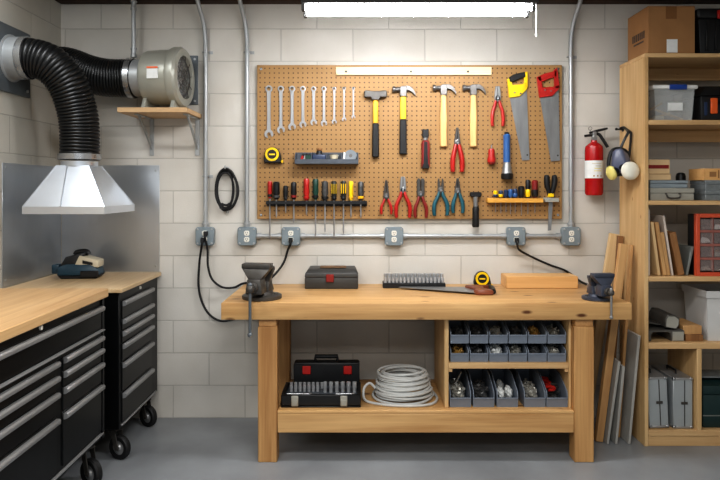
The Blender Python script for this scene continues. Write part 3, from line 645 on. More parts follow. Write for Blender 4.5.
for lab, px, pl in boxes:
    x = X(px, 4.25); t = Thing('outlet_box', lab, 'outlet box', (x, WALL, BXZ), group='outlet boxes under the pegboard')
    h = .062; c = .012
    oc = [(-h+c, -h), (h-c, -h), (h, -h+c), (h, h-c), (h-c, h), (-h+c, h), (-h, h-c), (-h, -h+c)]
    t.part('box', MB().xz([(a*.95, b*.95) for a, b in oc], -.045, -.0005, .003), 'box_grey')
    cv = t.part('cover', MB().xz(oc, -.056, -.0455, .004), 'box_grey')
    for a in (-1, 1):
        for b in (-1, 1): t.part('screw', MB().lathe([(0, .004), (.005, .003), (.007, 0), (0, 0)], (a*.047, -.056, b*.047), (0, -1, 0), 10), 'zinc', cv)
    for zc in (.021, -.021):
        r = t.part('receptacle', MB().xz([(-.017, -.010), (-.010, -.017), (.010, -.017), (.017, -.010), (.017, .010), (.010, .017), (-.010, .017), (-.017, .010)], -.0595, -.0555, .001).move((0, 0, zc)), 'ivory', cv)
        t.part('slot', MB().box(-.0075, -.0045, -.0602, -.0594, zc-.001, zc+.009, 0).box(.0045, .0075, -.0602, -.0594, zc-.001, zc+.008, 0).cyl((0, -.0594, zc-.008), (0, -.0602, zc-.008), .003, .003, 8), 'black', r)
for a, b in ((247, 291), (291, 394), (394, 516), (516, 571)):
    xa, xb = X(a, 4.25)+.0605, X(b, 4.25)-.0605
    t = Thing('conduit', {247: 'short horizontal conduit between second and third outlet boxes', 291: 'horizontal conduit left of the middle outlet box', 394: 'horizontal conduit right of the middle outlet box', 516: 'horizontal conduit between the two rightmost outlet boxes'}[a], 'conduit', ((xa+xb)/2, CD, BXZ), world=True)
    t.part('pipe', MB().tube([(xa, CD, BXZ), (xb, CD, BXZ)], CR, 14), 'zinc')
    for xx, s_ in ((xa+.016, 1), (xb-.016, 1)): t.part('connector', MB().lathe([(0, -.015), (.02, -.015), (.02, .015), (0, .015)], (xx, CD, BXZ), (1, 0, 0), 12), 'zinc')
def cord(lab, px, dz, pts, r=.0075):
    x = X(px, 4.25); o = Vector((x, WALL-.0605, BXZ+dz))
    t = Thing('power_cord', lab, 'power cord', o, world=True)
    p = [o+Vector((0, -.02, -.012)), o+Vector((0, -.026, -.03))]+[P(*q) for q in pts]
    t.part('cable', MB().tube(spline(p, 10), r, 8), 'rubber')
    t.part('plug', MB().hull([o+Vector(v) for v in ((-.015, 0, -.013), (.015, 0, -.013), (-.015, 0, .014), (.015, 0, .014), (-.010, -.026, -.02), (.010, -.026, -.02), (-.011, -.024, .006), (.011, -.024, .006))], .003, 2), 'rubber')
cord('black cord looping lowest from the leftmost outlet box to behind the bench', 203.5, -.021, [(199.5, 262, 4.26), (198.5, 285, 4.27), (202, 302, 4.27), (210, 315, 4.27), (222, 321, 4.27), (238, 318, 4.27), (256, 312, 4.27)])
cord('black cord from the leftmost outlet box swinging under the left vise', 206.5, .021, [(207.5, 250, 4.235), (208, 266, 4.24), (212, 279, 4.24), (222, 287, 4.24), (234, 287.5, 4.27), (243, 283.5, 4.25), (256, 282.4, 4.19)])
cord('black cord from the third outlet box dropping behind the left vise', 291, -.021, [(287.5, 251, 4.25), (284, 262, 4.25), (277, 272, 4.23), (270, 279, 4.2), (266, 283.6, 4.18)])
cord('black cord from the outlet box under the yellow rack to the right vise', 516, -.021, [(519.5, 250, 4.222), (532, 257, 4.25), (550, 265, 4.265), (566, 271, 4.277), (580, 281, 4.27), (586, 284, 4.2), (590, 285, 4.15)])
# coiled cord on a hook
o = P(226, 190, 4.262)
t = Thing('coiled_cord', 'black extension cord coiled on a hook beside the left conduit', 'power cord', o)
pts = []
for i in range(5*36+1):
    a = 2*math.pi*i/36+math.pi/2; k = i/36
    pts.append(((.064+.011*math.sin(2.3*k+.6*a/6))*math.cos(a)+.005*math.sin(3*k), .012*math.sin(1.7*k)-.004, (.128+.012*math.cos(1.9*k))*math.sin(a)+.004*math.cos(2*k)))
t.part('coil', MB().tube(pts, .0075, 8), 'rubber')
t.part('wrap', MB().tube(spline([(-.02, -.02, -.095), (.01, -.025, -.10), (.03, -.02, -.09), (.01, -.022, -.12), (-.022, -.012, -.13)], 6), .0075, 8), 'rubber')
t.part('plug', MB().hull([(-.04, -.022, -.085), (-.012, -.022, -.085), (-.012, -.022, -.125), (-.04, -.022, -.125), (-.035, .008, -.09), (-.016, .008, -.09), (-.016, .008, -.12), (-.035, .008, -.12)], .003), 'black')
m = MB()
for dx in (-.006, .006): m.box(dx-.002, dx+.002, -.008, -.004, -.155, -.122, 0)
t.part('plug_prong', m.move((.01, 0, 0)), 'chrome')
solo('wall_hook', MB().cyl((0, .033, 0), (0, -.03, 0), .005, .005, 8).cyl((0, -.03, 0), (0, -.034, .02), .005, .004, 8).lathe([(0, .026), (.014, .026), (.014, .032), (0, .032)], (0, 0, 0), (0, 1, 0), 12), 'zinc', 'small steel wall hook holding the coiled cord', 'hook', P(226, 168.5, 4.262))

# ------------------------------------------------------------------ fluorescent fixture
t = Thing('shop_light', 'hanging white fluorescent shop light with two lit tubes', 'light fixture', (.305, 3.37, 2.5), world=True)
hs = MB(); hs.yz([(3.29, 2.53), (3.25, 2.488), (3.252, 2.484), (3.292, 2.525), (3.448, 2.525), (3.488, 2.490), (3.49, 2.494), (3.45, 2.53), (3.42, 2.59), (3.32, 2.59)], -.30, .91, .001)
t.part('housing', hs, 'housing')
for y in (3.305, 3.43): 
    t.part('tube', MB().lathe([(.010, -.285), (.0135, -.28), (.0135, .885), (.010, .89)], (0, y, 2.478), (1, 0, 0), 16), 'tube')
    for xx in (-.295, .892): t.part('lamp_holder', MB().box(xx-.006, xx+.012, y-.018, y+.018, 2.456, 2.52, .003), 'housing')
t.part('pull_cord', MB().tube([(.935, 3.40, 2.55), (.937, 3.40, 2.365)], .0025, 6).ball((.937, 3.40, 2.358), (.006, .006, .012), 8).box(.915, .94, 3.395, 3.405, 2.535, 2.548, 0), 'white')
for xx in (-.22, .83): t.part('hanger_chain', MB().tube([(xx, 3.37, 2.59), (xx, 3.37, 2.899)], .004, 6), 'zinc')

# ------------------------------------------------------------------ pegboard and its tools
PB = 4.262
t = Thing('pegboard', 'large brown perforated pegboard on the block wall', 'pegboard', (.33, PB, 1.85), world=True)
t.part('board', MB().box(X(257, PB), X(562, PB), PB, PB+.012, Z(219, PB), Z(65, PB), .002), 'peg')
for px in (261, 558):
    for py in (69, 215): t.part('screw', MB().lathe([(0, .004), (.007, .003), (.010, 0), (0, 0)], P(px, py, PB), (0, -1, 0), 12), 'chrome')
for px in (275, 410, 545): t.part('spacer', MB().box(X(px, PB)-.02, X(px, PB)+.02, PB+.0121, WALL-.0005, Z(212, PB), Z(72, PB), 0), 'board_brown')
U = PB/FPX                                   # metres in one measured unit on the board
def at(px, py): return P(px, py, PB-.0006)   # a point on the board face
def fl(m, pts, y0, y1, bev=0, k=1.):         # outline measured right / down from the hanging point, extruded towards the room
    return m.xz([(a*U*k, -b*U*k) for a, b in pts], -y1, -y0, bev)
def pt(a, b, y=0): return Vector((a*U, -y, -b*U))
t = Thing('wood_batten', 'pale wooden batten screwed across the top of the pegboard', 'batten', at(413, 71), world=True)
t.part('strip', MB().box(X(336, PB), X(491, PB), PB-.02, PB-.0003, Z(75.5, PB), Z(67.5, PB), .002), 'batten')
for px in (346, 411, 468): t.part('screw', MB().lathe([(0, .0025), (.005, .002), (.008, 0), (0, 0)], P(px, 71.5, PB-.02), (0, -1, 0), 12), 'dark_steel')
# wrenches
wr = [(269, 89, 134, 3.6, 4.4), (281, 89, 129.8, 3.2, 3.9), (292.2, 89, 126.8, 3.1, 3.8), (303, 89, 124.6, 2.9, 3.5), (313.7, 89, 122.4, 2.6, 3.3), (324, 89, 123.4, 2.5, 3.2), (334.3, 89, 122, 2.0, 2.5), (344.1, 88.6, 119.4, 1.7, 2.1), (353.4, 88.4, 117, 1.5, 1.8)]
od = ['first and longest', 'second', 'third', 'fourth', 'fifth', 'sixth', 'seventh', 'eighth', 'ninth and shortest']
for i, (px, y0, y1, r0, r1) in enumerate(wr):
    m = MB(); L_ = y1-y0
    m.lathe([(r0*.56*U, -.0055), (r0*U, -.0045), (r0*U, .0045), (r0*.56*U, .0055)], (0, -.0056, 0), (0, 1, 0), 20, True)
    w0, w1 = r0*.56, r0*.50
    fl(m, [(-w0, r0*.85), (w0, r0*.85), (w1*.9, L_*.5), (w1*1.1, L_-r1*.7), (-w1*1.1, L_-r1*.7), (-w1*.9, L_*.5)], .0018, .0092, .0012)
    ar = []
    for k in range(15):
        a = math.radians(-62+k*304/14)+math.pi/2+.26; ar.append((r1*math.cos(a), L_-r1*math.sin(a)))
    a1, a0 = ar[-1], ar[0]; d = Vector((math.cos(math.pi*1.5+.26), -math.sin(math.pi*1.5+.26)))
    # C-shaped open end: outer arc then the slot
    c = Vector((0, L_)); ax = Vector((math.sin(.26), math.cos(.26))); nx = Vector((ax.y, -ax.x)); g = r1*.42
    outer = []
    a_s = math.asin(.62)
    for k in range(17):
        th = a_s+(2*math.pi-2*a_s)*k/16; v = c+ax*(r1*math.cos(th))+nx*(r1*math.sin(th)); outer.append((v.x, v.y))
    s1 = c+ax*(r1*.78)-nx*g; s2 = c-ax*(r1*.15)-nx*g; s3 = c-ax*(r1*.42); s4 = c-ax*(r1*.15)+nx*g; s5 = c+ax*(r1*.78)+nx*g
    outer += [(v.x, v.y) for v in (s1, s2, s3, s4, s5)]
    fl(m, outer, .0005, .0105)
    solo('wrench', m, 'wrench_steel', 'chrome combination wrench, %s from the left in the pegboard row' % od[i], 'wrench', at(px, y0), group='combination wrenches on the pegboard')
    solo('peg_hook', MB().cyl((0, .004, 0), (0, -.018, 0), .0035, .0035, 8).ball((0, -.018, .002), .005, 8), 'dark_steel', 'dark peg hook through the ring of the %s wrench' % od[i].split(' and')[0], 'hook', at(px, y0-.25*r0), group='peg hooks holding the wrenches')
# hammers
def claw(px, py, lab, hm, grip):
    """claw hammer; py = top of the head"""
    t = Thing('claw_hammer', lab, 'hammer', at(px, py))
    m = MB()
    m.cyl(pt(-10.8, 4.0, .0235), pt(-7.8, 4.0, .0235), .0215, .0215, 16, .003); m.cyl(pt(-7.9, 4.0, .0235), pt(-3.4, 3.8, .0235), .0145, .0165, 12)
    fl(m, [(-3.6, 1.6), (-1, .4), (3.2, .3), (3.6, 5), (3.2, 11), (-3.2, 11), (-3.4, 6)], .001, .031, .004)
    top = [(3, .2), (6, .6), (8.5, 2.1), (10.6, 4.6), (12.4, 8.6), (12.2, 10.6), (10.3, 8.2), (8, 6), (5.5, 4.9), (3, 4.9)]
    fl(m, top, .002, .0145, .001); fl(m, top, .018, .0305, .001)
    t.part('head', m, 'head_steel')
    if grip:
        m = MB(); fl(m, [(-2.7, 11), (2.7, 11), (2.9, 33.5), (-2.9, 33.5)], .006, .026, .004); t.part('handle', m, hm)
        m = MB(); fl(m, [(-3.2, 33.5), (3.2, 33.5), (3.5, 64), (3.8, 68.5), (-3.8, 68.5), (-3.6, 50)], .001, .031, .006); t.part('grip', m, 'rubber', label='black rubber grip')
    else:
        m = MB(); fl(m, [(-2.6, 10.8), (2.6, 10.8), (2.9, 22), (3.5, 34), (3.2, 46), (3.6, 62.5), (-3.6, 62.5), (-3.2, 46), (-3.5, 34), (-2.9, 22)], .003, .029, .006); t.part('handle', m, hm)
t = Thing('sledge_hammer', 'short sledge hammer with amber and black handle on the pegboard', 'hammer', at(375.5, 90))
m = MB(); fl(m, [(-11.2, 2.2), (-10.2, 1.2), (-5.5, 1.6), (-4.5, 1.9), (4.5, 1.9), (5.5, 1.6), (10.2, 1.2), (11.2, 2.2), (11.2, 7.2), (10.2, 8.2), (5, 7.7), (3.6, 10.8), (-3.6, 10.8), (-5, 7.7), (-10.2, 8.2), (-11.2, 7.2)], .0005, .046, .004); t.part('head', m, 'dark_steel')
m = MB(); fl(m, [(-2.5, 10.8), (2.5, 10.8), (2.7, 34), (-2.7, 34)], .010, .036, .005); t.part('handle', m, 'amber')
m = MB(); fl(m, [(-3, 33.5), (3, 33.5), (3.4, 50), (3.4, 67.5), (-3.4, 67.5), (-3.4, 50)], .005, .041, .007); t.part('grip', m, 'rubber', label='black rubber grip')
claw(403, 86, 'claw hammer with yellow and black handle on the pegboard', 'yellow', True)
claw(443.2, 84.5, 'left of two wooden-handled claw hammers on the pegboard', 'hammer_wood', False)
claw(472.8, 84.5, 'right of two wooden-handled claw hammers on the pegboard', 'hammer_wood', False)
# pliers
def pliers(px, py, H, spread, lab, col, jaw='needle', jl=.42, name='pliers', metal='dark_steel', gw=2.3):
    t = Thing(name, lab, 'pliers', at(px, py))
    J = H*jl; m = MB()
    if jaw == 'needle':
        for s in (-1, 1): fl(m, [(s*.15, 0), (s*1.0, .3), (s*2.2, J*.5), (s*3.0, J*.8), (s*2.8, J), (s*.15, J)], .004, .02, .002)
    elif jaw == 'broad':
        for s in (-1, 1): fl(m, [(s*.2, 0), (s*2.0, .2), (s*2.8, J*.4), (s*3.2, J*.75), (s*2.8, J), (s*.2, J)], .004, .024, .002)
    elif jaw == 'cutter':
        for s in (-1, 1): fl(m, [(s*1.6, 0), (s*2.8, 2), (s*3.0, J*.5), (s*2.8, J), (s*.2, J), (s*.3, J*.55), (s*1.1, J*.3)], .004, .022, .002)
    else:
        for s in (-1, 1): fl(m, [(s*.3, 1.2), (s*2.4, 0), (s*3.9, 2.5), (s*3.6, J*.5), (s*3.9, J*.8), (s*2.8, J), (s*.2, J)], .004, .022, .002)
    m.lathe([(0, -.012), (3.1*U, -.012), (3.1*U, .009), (2.5*U, .011), (0, .011)], pt(0, J*.86, .013), (0, -1, 0), 16)
    t.part('jaws', m, metal)
    t.part('pivot', MB().lathe([(0, 0), (1.3*U, 0), (1.2*U, .003), (0, .003)], pt(0, J*.86, .024), (0, -1, 0), 10), 'chrome')
    for s in (-1, 1):
        pts = spline([pt(s*1.6, J-1, .016), pt(s*2.6, J+(H-J)*.16, .018), pt(s*spread*.92, J+(H-J)*.48, .0205), pt(s*spread*1.02, J+(H-J)*.78, .0205), pt(s*spread*.93, H, .0205)], 5)
        n = len(pts); rs = [.87*gw*U*(.62+.42*math.sin(math.pi*min(1, i/n*1.25)*.75)) for i in range(n)]; rs[-1] *= .75
        t.part('handle', MB().tube(pts, rs, 10), col)
pliers(497, 86.5, 40, 5.4, 'red pliers hanging high beside the yellow-handled saw', 'red', 'broad', .36, metal='tool_steel', gw=2.0)
pliers(457, 127.5, 44.5, 4.7, 'red pliers with dark jaws hanging under the wooden hammers', 'red', 'needle', .40, metal='head_steel', gw=2.8)
pliers(386.2, 180, 34, 5.0, 'red long-nose pliers, leftmost in the bottom row', 'red', 'needle', .56, gw=1.6)
pliers(402.8, 176.5, 41, 6.8, 'bright red combination pliers, second in the bottom row', 'red', 'broad', .38, metal='tool_steel', gw=2.2)
pliers(420.5, 178, 39.5, 5.6, 'dark red crimping pliers, third in the bottom row', 'dark_red', 'crimper', .48, gw=2.0)
pliers(440.4, 178, 37.5, 6.6, 'teal-handled wire cutters, left of the teal pair', 'teal', 'cutter', .38, gw=2.3)
pliers(457.4, 178, 35, 4.9, 'teal-handled pliers, right of the teal pair', 'teal', 'needle', .44, gw=2.2)
# saws
def hang_saw(lab, hpts, hole, bpts, loc, hm, gripm=None):
    t = Thing('hand_saw', lab, 'saw', at(*loc))
    m = MB(); fl(m, bpts, .006, .0085); t.part('blade', m, 'tool_steel')
    # handle built as a closed loop of bars around its grip opening
    m = MB()
    for q in hpts: fl(m, q, .001, .022, .003)
    t.part('handle', m, hm)
    if gripm:
        m = MB(); fl(m, hole, .0002, .0255, .005); t.part('grip', m, gripm, label='black soft grip')
    t.part('hang_hole', MB().cyl(pt(bpts[2][0]-2.2, bpts[2][1]-5, .0085), pt(bpts[2][0]-2.2, bpts[2][1]-5, .0095), .006, .006, 10), 'dark_steel')
    for a, b in ((-3, 19.5), (3, 20.5)): t.part('rivet', MB().cyl(pt(a, b, .022), pt(a, b, .0245), .006, .005, 10), 'chrome')
hang_saw('hand saw with yellow handle and black grip on the pegboard',
   [[(-10.2, 6), (-6.2, 4.8), (-5.2, 12), (5.5, 11), (8, 9), (10, 14), (9.6, 16), (2, 23.5), (-8, 24.5)], [(6.6, -.5), (10, -1.5), (10.4, 14), (7.2, 14)]],
   [(-8.6, 4.4), (-4.5, 1.6), (7.5, -1.2), (8.2, 4.2), (2.5, 5.8), (-5, 9.2), (-8, 9.2)],
   [(-7.6, 23), (9.6, 15), (12.4, 86.5), (5.0, 87)], (516.8, 73.5), 'yellow', 'black')
hang_saw('hand saw with red handle on the pegboard right edge',
   [[(-11, 6.5), (-6.8, 5.2), (-5, 17), (6.5, 16), (11.4, 14), (11, 18.5), (4.5, 25.5), (-8.2, 27)], [(-11, 6.5), (-3, 3), (6.5, .6), (8.5, -1.5), (9, 6.2), (3, 7.5), (-4.5, 11), (-8, 11)], [(6, -.5), (9.4, -3), (11.6, 14.5), (11.4, 18), (7, 18)]],
   None, [(-7.8, 25), (11.2, 17), (12.6, 89.5), (3.6, 90.5)], (547, 71), 'red')
# multi-tool, stubby driver, blue lamp, brush
t = Thing('ratchet_screwdriver', 'thick red and black ratchet screwdriver hanging under the yellow hammer', 'screwdriver', at(425.2, 129))
m = MB(); fl(m, [(-3.2, .6), (-2.2, 0), (-.9, .8), (.9, .8), (2.2, 0), (3.2, .6), (2.9, 3.4), (3.3, 6.8), (2.4, 9.4), (-2.4, 9.4), (-3.3, 6.8), (-2.9, 3.4)], .003, .03, .003); t.part('head', m, 'black')
t.part('collar', MB().cyl(pt(0, 9, .018), pt(0, 11.6, .018), .016, .016, 16), 'tool_steel')
m = MB(); fl(m, [(-3.1, 11.4), (3.1, 11.4), (4.1, 15), (3.9, 26), (4.2, 37), (3.4, 39.2), (-3.4, 39.2), (-4.2, 37), (-3.9, 26), (-4.1, 15)], .0005, .036, .007); h = t.part('handle', m, 'dark_red')
m = MB(); fl(m, [(-1.6, 13), (1.6, 13), (1.9, 26), (2.4, 38), (-2.4, 38), (-1.9, 26)], .036, .0385, .001); t.part('grip_strip', m, 'rubber', h, 'black grip strip')
m = MB(); fl(m, [(-3.5, 35), (3.5, 35), (3.4, 39.8), (-3.4, 39.8)], .0003, .0375, .004); t.part('end_cap', m, 'black', h)
t = Thing('stubby_screwdriver', 'stubby red screwdriver hanging beside the blue flashlight', 'screwdriver', at(490.6, 145))
t.part('shaft', MB().cyl(pt(0, 0, .029), pt(0, 5, .029), .0045, .0045, 10), 'chrome')
t.part('handle', MB().lathe([(.003, 0), (2.7*U, .6*U), (3.4*U, 3*U), (3.2*U, 7*U), (4.2*U, 11*U), (3.9*U, 13.5*U)], pt(0, 3.6, .029), (0, 0, -1), 16), 'red')
t.part('end_cap', MB().lathe([(3.9*U, 0), (3.6*U, 2*U), (2.4*U, 3.2*U), (0.001, 3.4*U)], pt(0, 16.6, .029), (0, 0, -1), 16), 'dark_red')
t = Thing('flashlight', 'blue flashlight with black flared head hanging lamp-down on the pegboard', 'flashlight', at(505.6, 134))
t.part('body', MB().lathe([(0.001, 0), (2.5*U, .5*U), (3.6*U, 2*U), (3.2*U, 8*U), (3.4*U, 20*U), (3.5*U, 28.5*U)], pt(0, 0, .034), (0, 0, -1), 18), 'blue')
t.part('collar', MB().lathe([(3.0*U, 0), (3.5*U, .5*U), (4.6*U, 8*U), (5.3*U, 11.2*U)], pt(0, 28.4, .0385), (0, 0, -1), 18), 'tool_steel')
t.part('head', MB().lathe([(4.8*U, 0), (5.9*U, .8*U), (6.0*U, 4.6*U), (5.2*U, 6*U), (4.6*U, 4*U)], pt(0, 39.4, .0415), (0, 0, -1), 20), 'black')
t.part('end_cap', MB().lathe([(2.4*U, 0), (2.5*U, -1.6*U), (1.2*U, -2.2*U)], pt(0, .7, .034), (0, 0, -1), 14), 'black')
t = Thing('rubber_mallet', 'small black mallet hanging from the pegboard bottom edge beside the yellow rack', 'hammer', at(475, 192))
m = MB(); fl(m, [(-5.6, .9), (-4.6, 0), (4.6, 0), (5.6, .9), (5.4, 3.8), (4.4, 5), (-4.4, 5), (-5.4, 3.8)], .001, .04, .004); t.part('head', m, 'rubber')
t.part('shaft', MB().cyl(pt(0, 4.6, .025), pt(0, 14.6, .025), .0165, .0145, 14), 'tool_steel')
t.part('grip', MB().lathe([(2.6*U, 0), (3.4*U, 2*U), (3.2*U, 9*U), (3.5*U, 19*U), (3*U, 20.5*U)], pt(0, 14.4, .026), (0, 0, -1), 16), 'rubber')
tt = tape('yellow and black tape measure hanging on the pegboard left side', at(273.2, 163.2), 1.1)
tt.o.location.y += 0
# parts tray with contents
tx0, tx1 = X(296, PB), X(358.5, PB); tz0, tz1 = Z(164.5, PB), Z(152.5, PB)
t = Thing('parts_tray', 'grey compartment tray fixed to the pegboard above the screwdrivers', 'tray', ((tx0+tx1)/2, PB, tz0), world=True)
m = MB(); TD = .09
m.box(tx0, tx1, PB-TD, PB-.0003, tz0, tz0+.008, .001); m.box(tx0, tx1, PB-.004, PB-.0003, tz0+.008, tz1, 0)
for fx in (0, .255, .5, .735, 1):
    xx = tx0+(tx1-tx0-.006)*fx; m.yz([(PB-TD, tz0+.008), (PB-.004, tz0+.008), (PB-.004, tz1), (PB-TD*.55, tz1-.004), (PB-TD, tz0+.034)], xx, xx+.006, 0)
t.part('tray_body', m, 'grey_pl')
t.part('tray_front', MB().box(tx0, tx1, PB-TD-.005, PB-TD, tz0, tz0+.032, .002), 'grey_pl')
yy = PB-.05; zb = tz0+.0085
cx = lambda f: tx0+(tx1-tx0)*f
for k, (f, c, lb) in enumerate(((.05, 'red', 'red marker at the left of the parts tray'), (.10, 'paper', 'white marker beside a red one in the parts tray'), (.145, 'red', 'red marker right of the white one in the parts tray'))):
    tt = Thing('marker_pen', lb, 'marker', (cx(f)+.012, yy, zb), (0, .35, 0)); tt.part('barrel', MB().cyl((0, 0, .006), (0, 0, .05), .0085, .0085, 12), c); tt.part('cap', MB().cyl((0, 0, .05), (0, 0, .066), .0085, .007, 12), 'black')
solo('small_box', MB().box(-.019, .019, -.025, .025, 0, .05, .003), 'green', 'small dark green box in the left cell of the parts tray', 'box', (cx(.207), yy, zb))
tt = Thing('bottle', 'dark squat bottle with a wooden knob in the parts tray', 'bottle', (cx(.38), yy, zb))
tt.part('body', MB().box(-.045, .045, -.026, .026, 0, .056, .008, 2), 'navy'); tt.part('neck', MB().cyl((.0, 0, .056), (0, 0, .078), .022, .018, 16), 'black'); tt.part('knob', MB().lathe([(.012, 0), (.018, .005), (.018, .015), (.012, .02), (.006, .022)], (0, 0, .078), (0, 0, 1), 16), 'board_brown')
tt = Thing('cup', 'small cream cup in the third cell of the parts tray', 'cup', (cx(.615), yy, zb)); tt.part('body', MB().lathe([(.016, 0), (.03, .052), (.027, .052), (.014, .004)], (0, 0, 0), (0, 0, 1), 20), 'cream'); tt.part('lid', MB().lathe([(0, .05), (.027, .05), (.02, .058), (0, .06)], (0, 0, 0), (0, 0, 1), 20), 'dark_bits')
tt = Thing('adhesive_roll', 'round grey roll in the right cell of the parts tray', 'roll', (cx(.875), yy, zb)); tt.part('roll', MB().lathe([(.012, -.016), (.04, -.018), (.042, 0), (.04, .018), (.012, .016)], (0, 0, .043), (0, -1, .25), 24, True), 'plate_grey'); tt.part('core', MB().lathe([(0, -.014), (.0118, -.014), (.0118, .014), (0, .014)], (0, 0, .043), (0, -1, .25), 16), 'dark_steel')
solo('tape_strip', MB().hull([(-.006, -.02, 0), (.006, -.02, 0), (-.006, .02, 0), (.006, .02, 0), (.0, -.02, .072), (.012, -.02, .066), (.0, .02, .072), (.012, .02, .066)], .002), 'white', 'white plastic wedge standing beside the round roll in the parts tray', 'wedge', (cx(.765), yy-.01, zb))
# screwdriver rack
ry0, ry1 = 200.3, 206
t = Thing('tool_rack', 'black screwdriver rack strip on the pegboard bottom left', 'tool rack', at(317, 203), world=True)
m = MB(); m.box(X(267, PB), X(367, PB), PB-.0095, PB-.0003, Z(206, PB), Z(200.8, PB), .001)
t.part('back_strip', m, 'black')
sd = [(270.2, 181, 197, 239, 2.1, 'red', 'black'), (276.9, 181.5, 198, 217.5, 3.4, 'black', 'dark_bits'), (286, 185.5, 199, 213, 2.4, 'black', None), (294.1, 182, 198, 223, 2.9, 'black', 'dark_red'), (306.8, 178.5, 199, 215, 3.0, 'red', 'red'), (315.8, 178.8, 198, 237, 3.0, 'green', 'black'), (325.2, 181, 199, 232, 3.3, 'dark_bits', 'black'), (334.2, 181, 199, 236.5, 2.9, 'black', 'yellow'), (343.6, 180.8, 199, 233.5, 3.0, 'black', 'yellow'), (351, 181, 199, 217.5, 2.3, 'yellow', 'amber'), (360.8, 181.5, 199, 218, 3.0, 'dark_bits', 'amber')]
sl = ['slim red-handled screwdriver, leftmost in the black rack', 'fat black-handled screwdriver, second in the black rack', 'short black screwdriver, third in the black rack', 'black screwdriver with dark red collar, fourth in the black rack', 'bright red screwdriver in the middle of the black rack', 'dark green screwdriver right of the bright red one', 'fat charcoal screwdriver right of the green one', 'black and yellow striped screwdriver in the black rack, left of two', 'black and yellow striped screwdriver beside the all-yellow one', 'yellow-handled screwdriver, second from right in the black rack', 'charcoal screwdriver with amber collar, rightmost in the black rack']
RY = .034                                    # how far the blades hang from the board
hm = MB()
for a, b in zip([267]+[s[0]+1.25 for s in sd], [s[0]-1.25 for s in sd]+[367]): hm.box(X(a, PB), X(b, PB), PB-.048, PB-.0096, Z(203.2, PB), Z(201, PB), 0)
hm.box(X(267, PB), X(367, PB), PB-.052, PB-.0482, Z(204, PB), Z(201.2, PB), .001)
t.part('rail', hm, 'black')
for i, (px, y0, y1, yt, r, c, c2) in enumerate(sd):
    t = Thing('screwdriver', sl[i], 'screwdriver', at(px, y0), group='screwdrivers in the black rack'); Hh = y1-y0; R_ = max(.0152, min(r*U, .0232)); RY = R_+.0012
    h = t.part('handle', MB().lathe([(.001, 0), (R_*.7, .2*U), (R_, 1.6*U), (R_*.92, Hh*.35*U), (R_, Hh*.7*U), (R_*.72, Hh*.84*U), (R_*.9, Hh*.95*U), (R_*.55, (Hh+1.3)*U)], pt(0, 0, RY), (0, 0, -1), 12), c)
    if c2 in ('yellow',):
        m = MB()
        for k in (-1, 0, 1): m.tube([pt(0, 3, RY)+Vector((R_*math.sin(k*.8)*.98, -R_*math.cos(k*.8)*.98, 0)), pt(0, Hh*.7, RY)+Vector((R_*math.sin(k*.8)*.98, -R_*math.cos(k*.8)*.98, 0))], .0022 if i == 7 else .0034, 6)
        t.part('grip_stripe', m, c2, h, 'yellow stripes on the handle')
    elif c2: t.part('collar', MB().lathe([(R_*.74, 0), (R_*1.02, .6*U), (R_*1.02, 2.4*U), (R_*.6, 3.2*U)], pt(0, Hh-3.0, RY), (0, 0, -1), 12), c2, h)
    t.part('shaft', MB().cyl(pt(0, Hh, RY), pt(0, yt-y0-2.5, RY), .0054, .0054, 10).cyl(pt(0, yt-y0-2.5, RY), pt(0, yt-y0, RY), .0054, .002, 10), 'alu')
    if i in (0, 5, 6, 7): t.part('tip', MB().cyl(pt(0, yt-y0-4, RY), pt(0, yt-y0-.3, RY), .0055, .002, 8), 'dark_steel', label='black tip')
# wooden rack, right
t = Thing('tool_rack', 'yellow wooden screwdriver rack on the pegboard bottom right', 'tool rack', at(513, 200), world=True)
m = MB(); hx = [495, 500.3, 505.3, 509.9, 514.6, 520.5, 527.2, 534]
m.box(X(486, PB), X(541, PB), PB-.0085, PB-.0003, Z(202.4, PB), Z(198.2, PB), .0015)
m.box(X(486, PB), X(541, PB), PB-.06, PB-.047, Z(202.4, PB), Z(198.2, PB), .0015)
for a, b in zip([486]+[h+.8 for h in hx], [h-.8 for h in hx]+[541]): m.box(X(a, PB), X(b, PB), PB-.0472, PB-.0084, Z(202.2, PB), Z(198.4, PB), 0)
t.part('rack_bar', m, 'rack_wood')
sd2 = [(190.5, 212, 2.3, 'yellow', 'navy'), (190.2, 213, 2.3, 'navy', 'yellow'), (189.5, 212, 2.4, 'navy', None), (189, 214, 2.4, 'blue', None), (188.5, 213, 2.4, 'navy', 'blue'), (186, 215, 3.2, 'black', None), (179.6, 214, 2.4, 'black', 'yellow'), (180, 213, 3.1, 'dark_red', 'black')]
s2 = ['small yellow-topped screwdriver, leftmost in the yellow rack', 'small navy screwdriver with yellow collar, second in the yellow rack', 'small navy screwdriver, third in the yellow rack', 'small bright blue screwdriver, fourth in the yellow rack', 'small navy screwdriver with blue collar, fifth in the yellow rack', 'fat black screwdriver in the yellow rack', 'tall slim black and yellow screwdriver in the yellow rack', 'tall red-topped screwdriver, rightmost in the yellow rack']
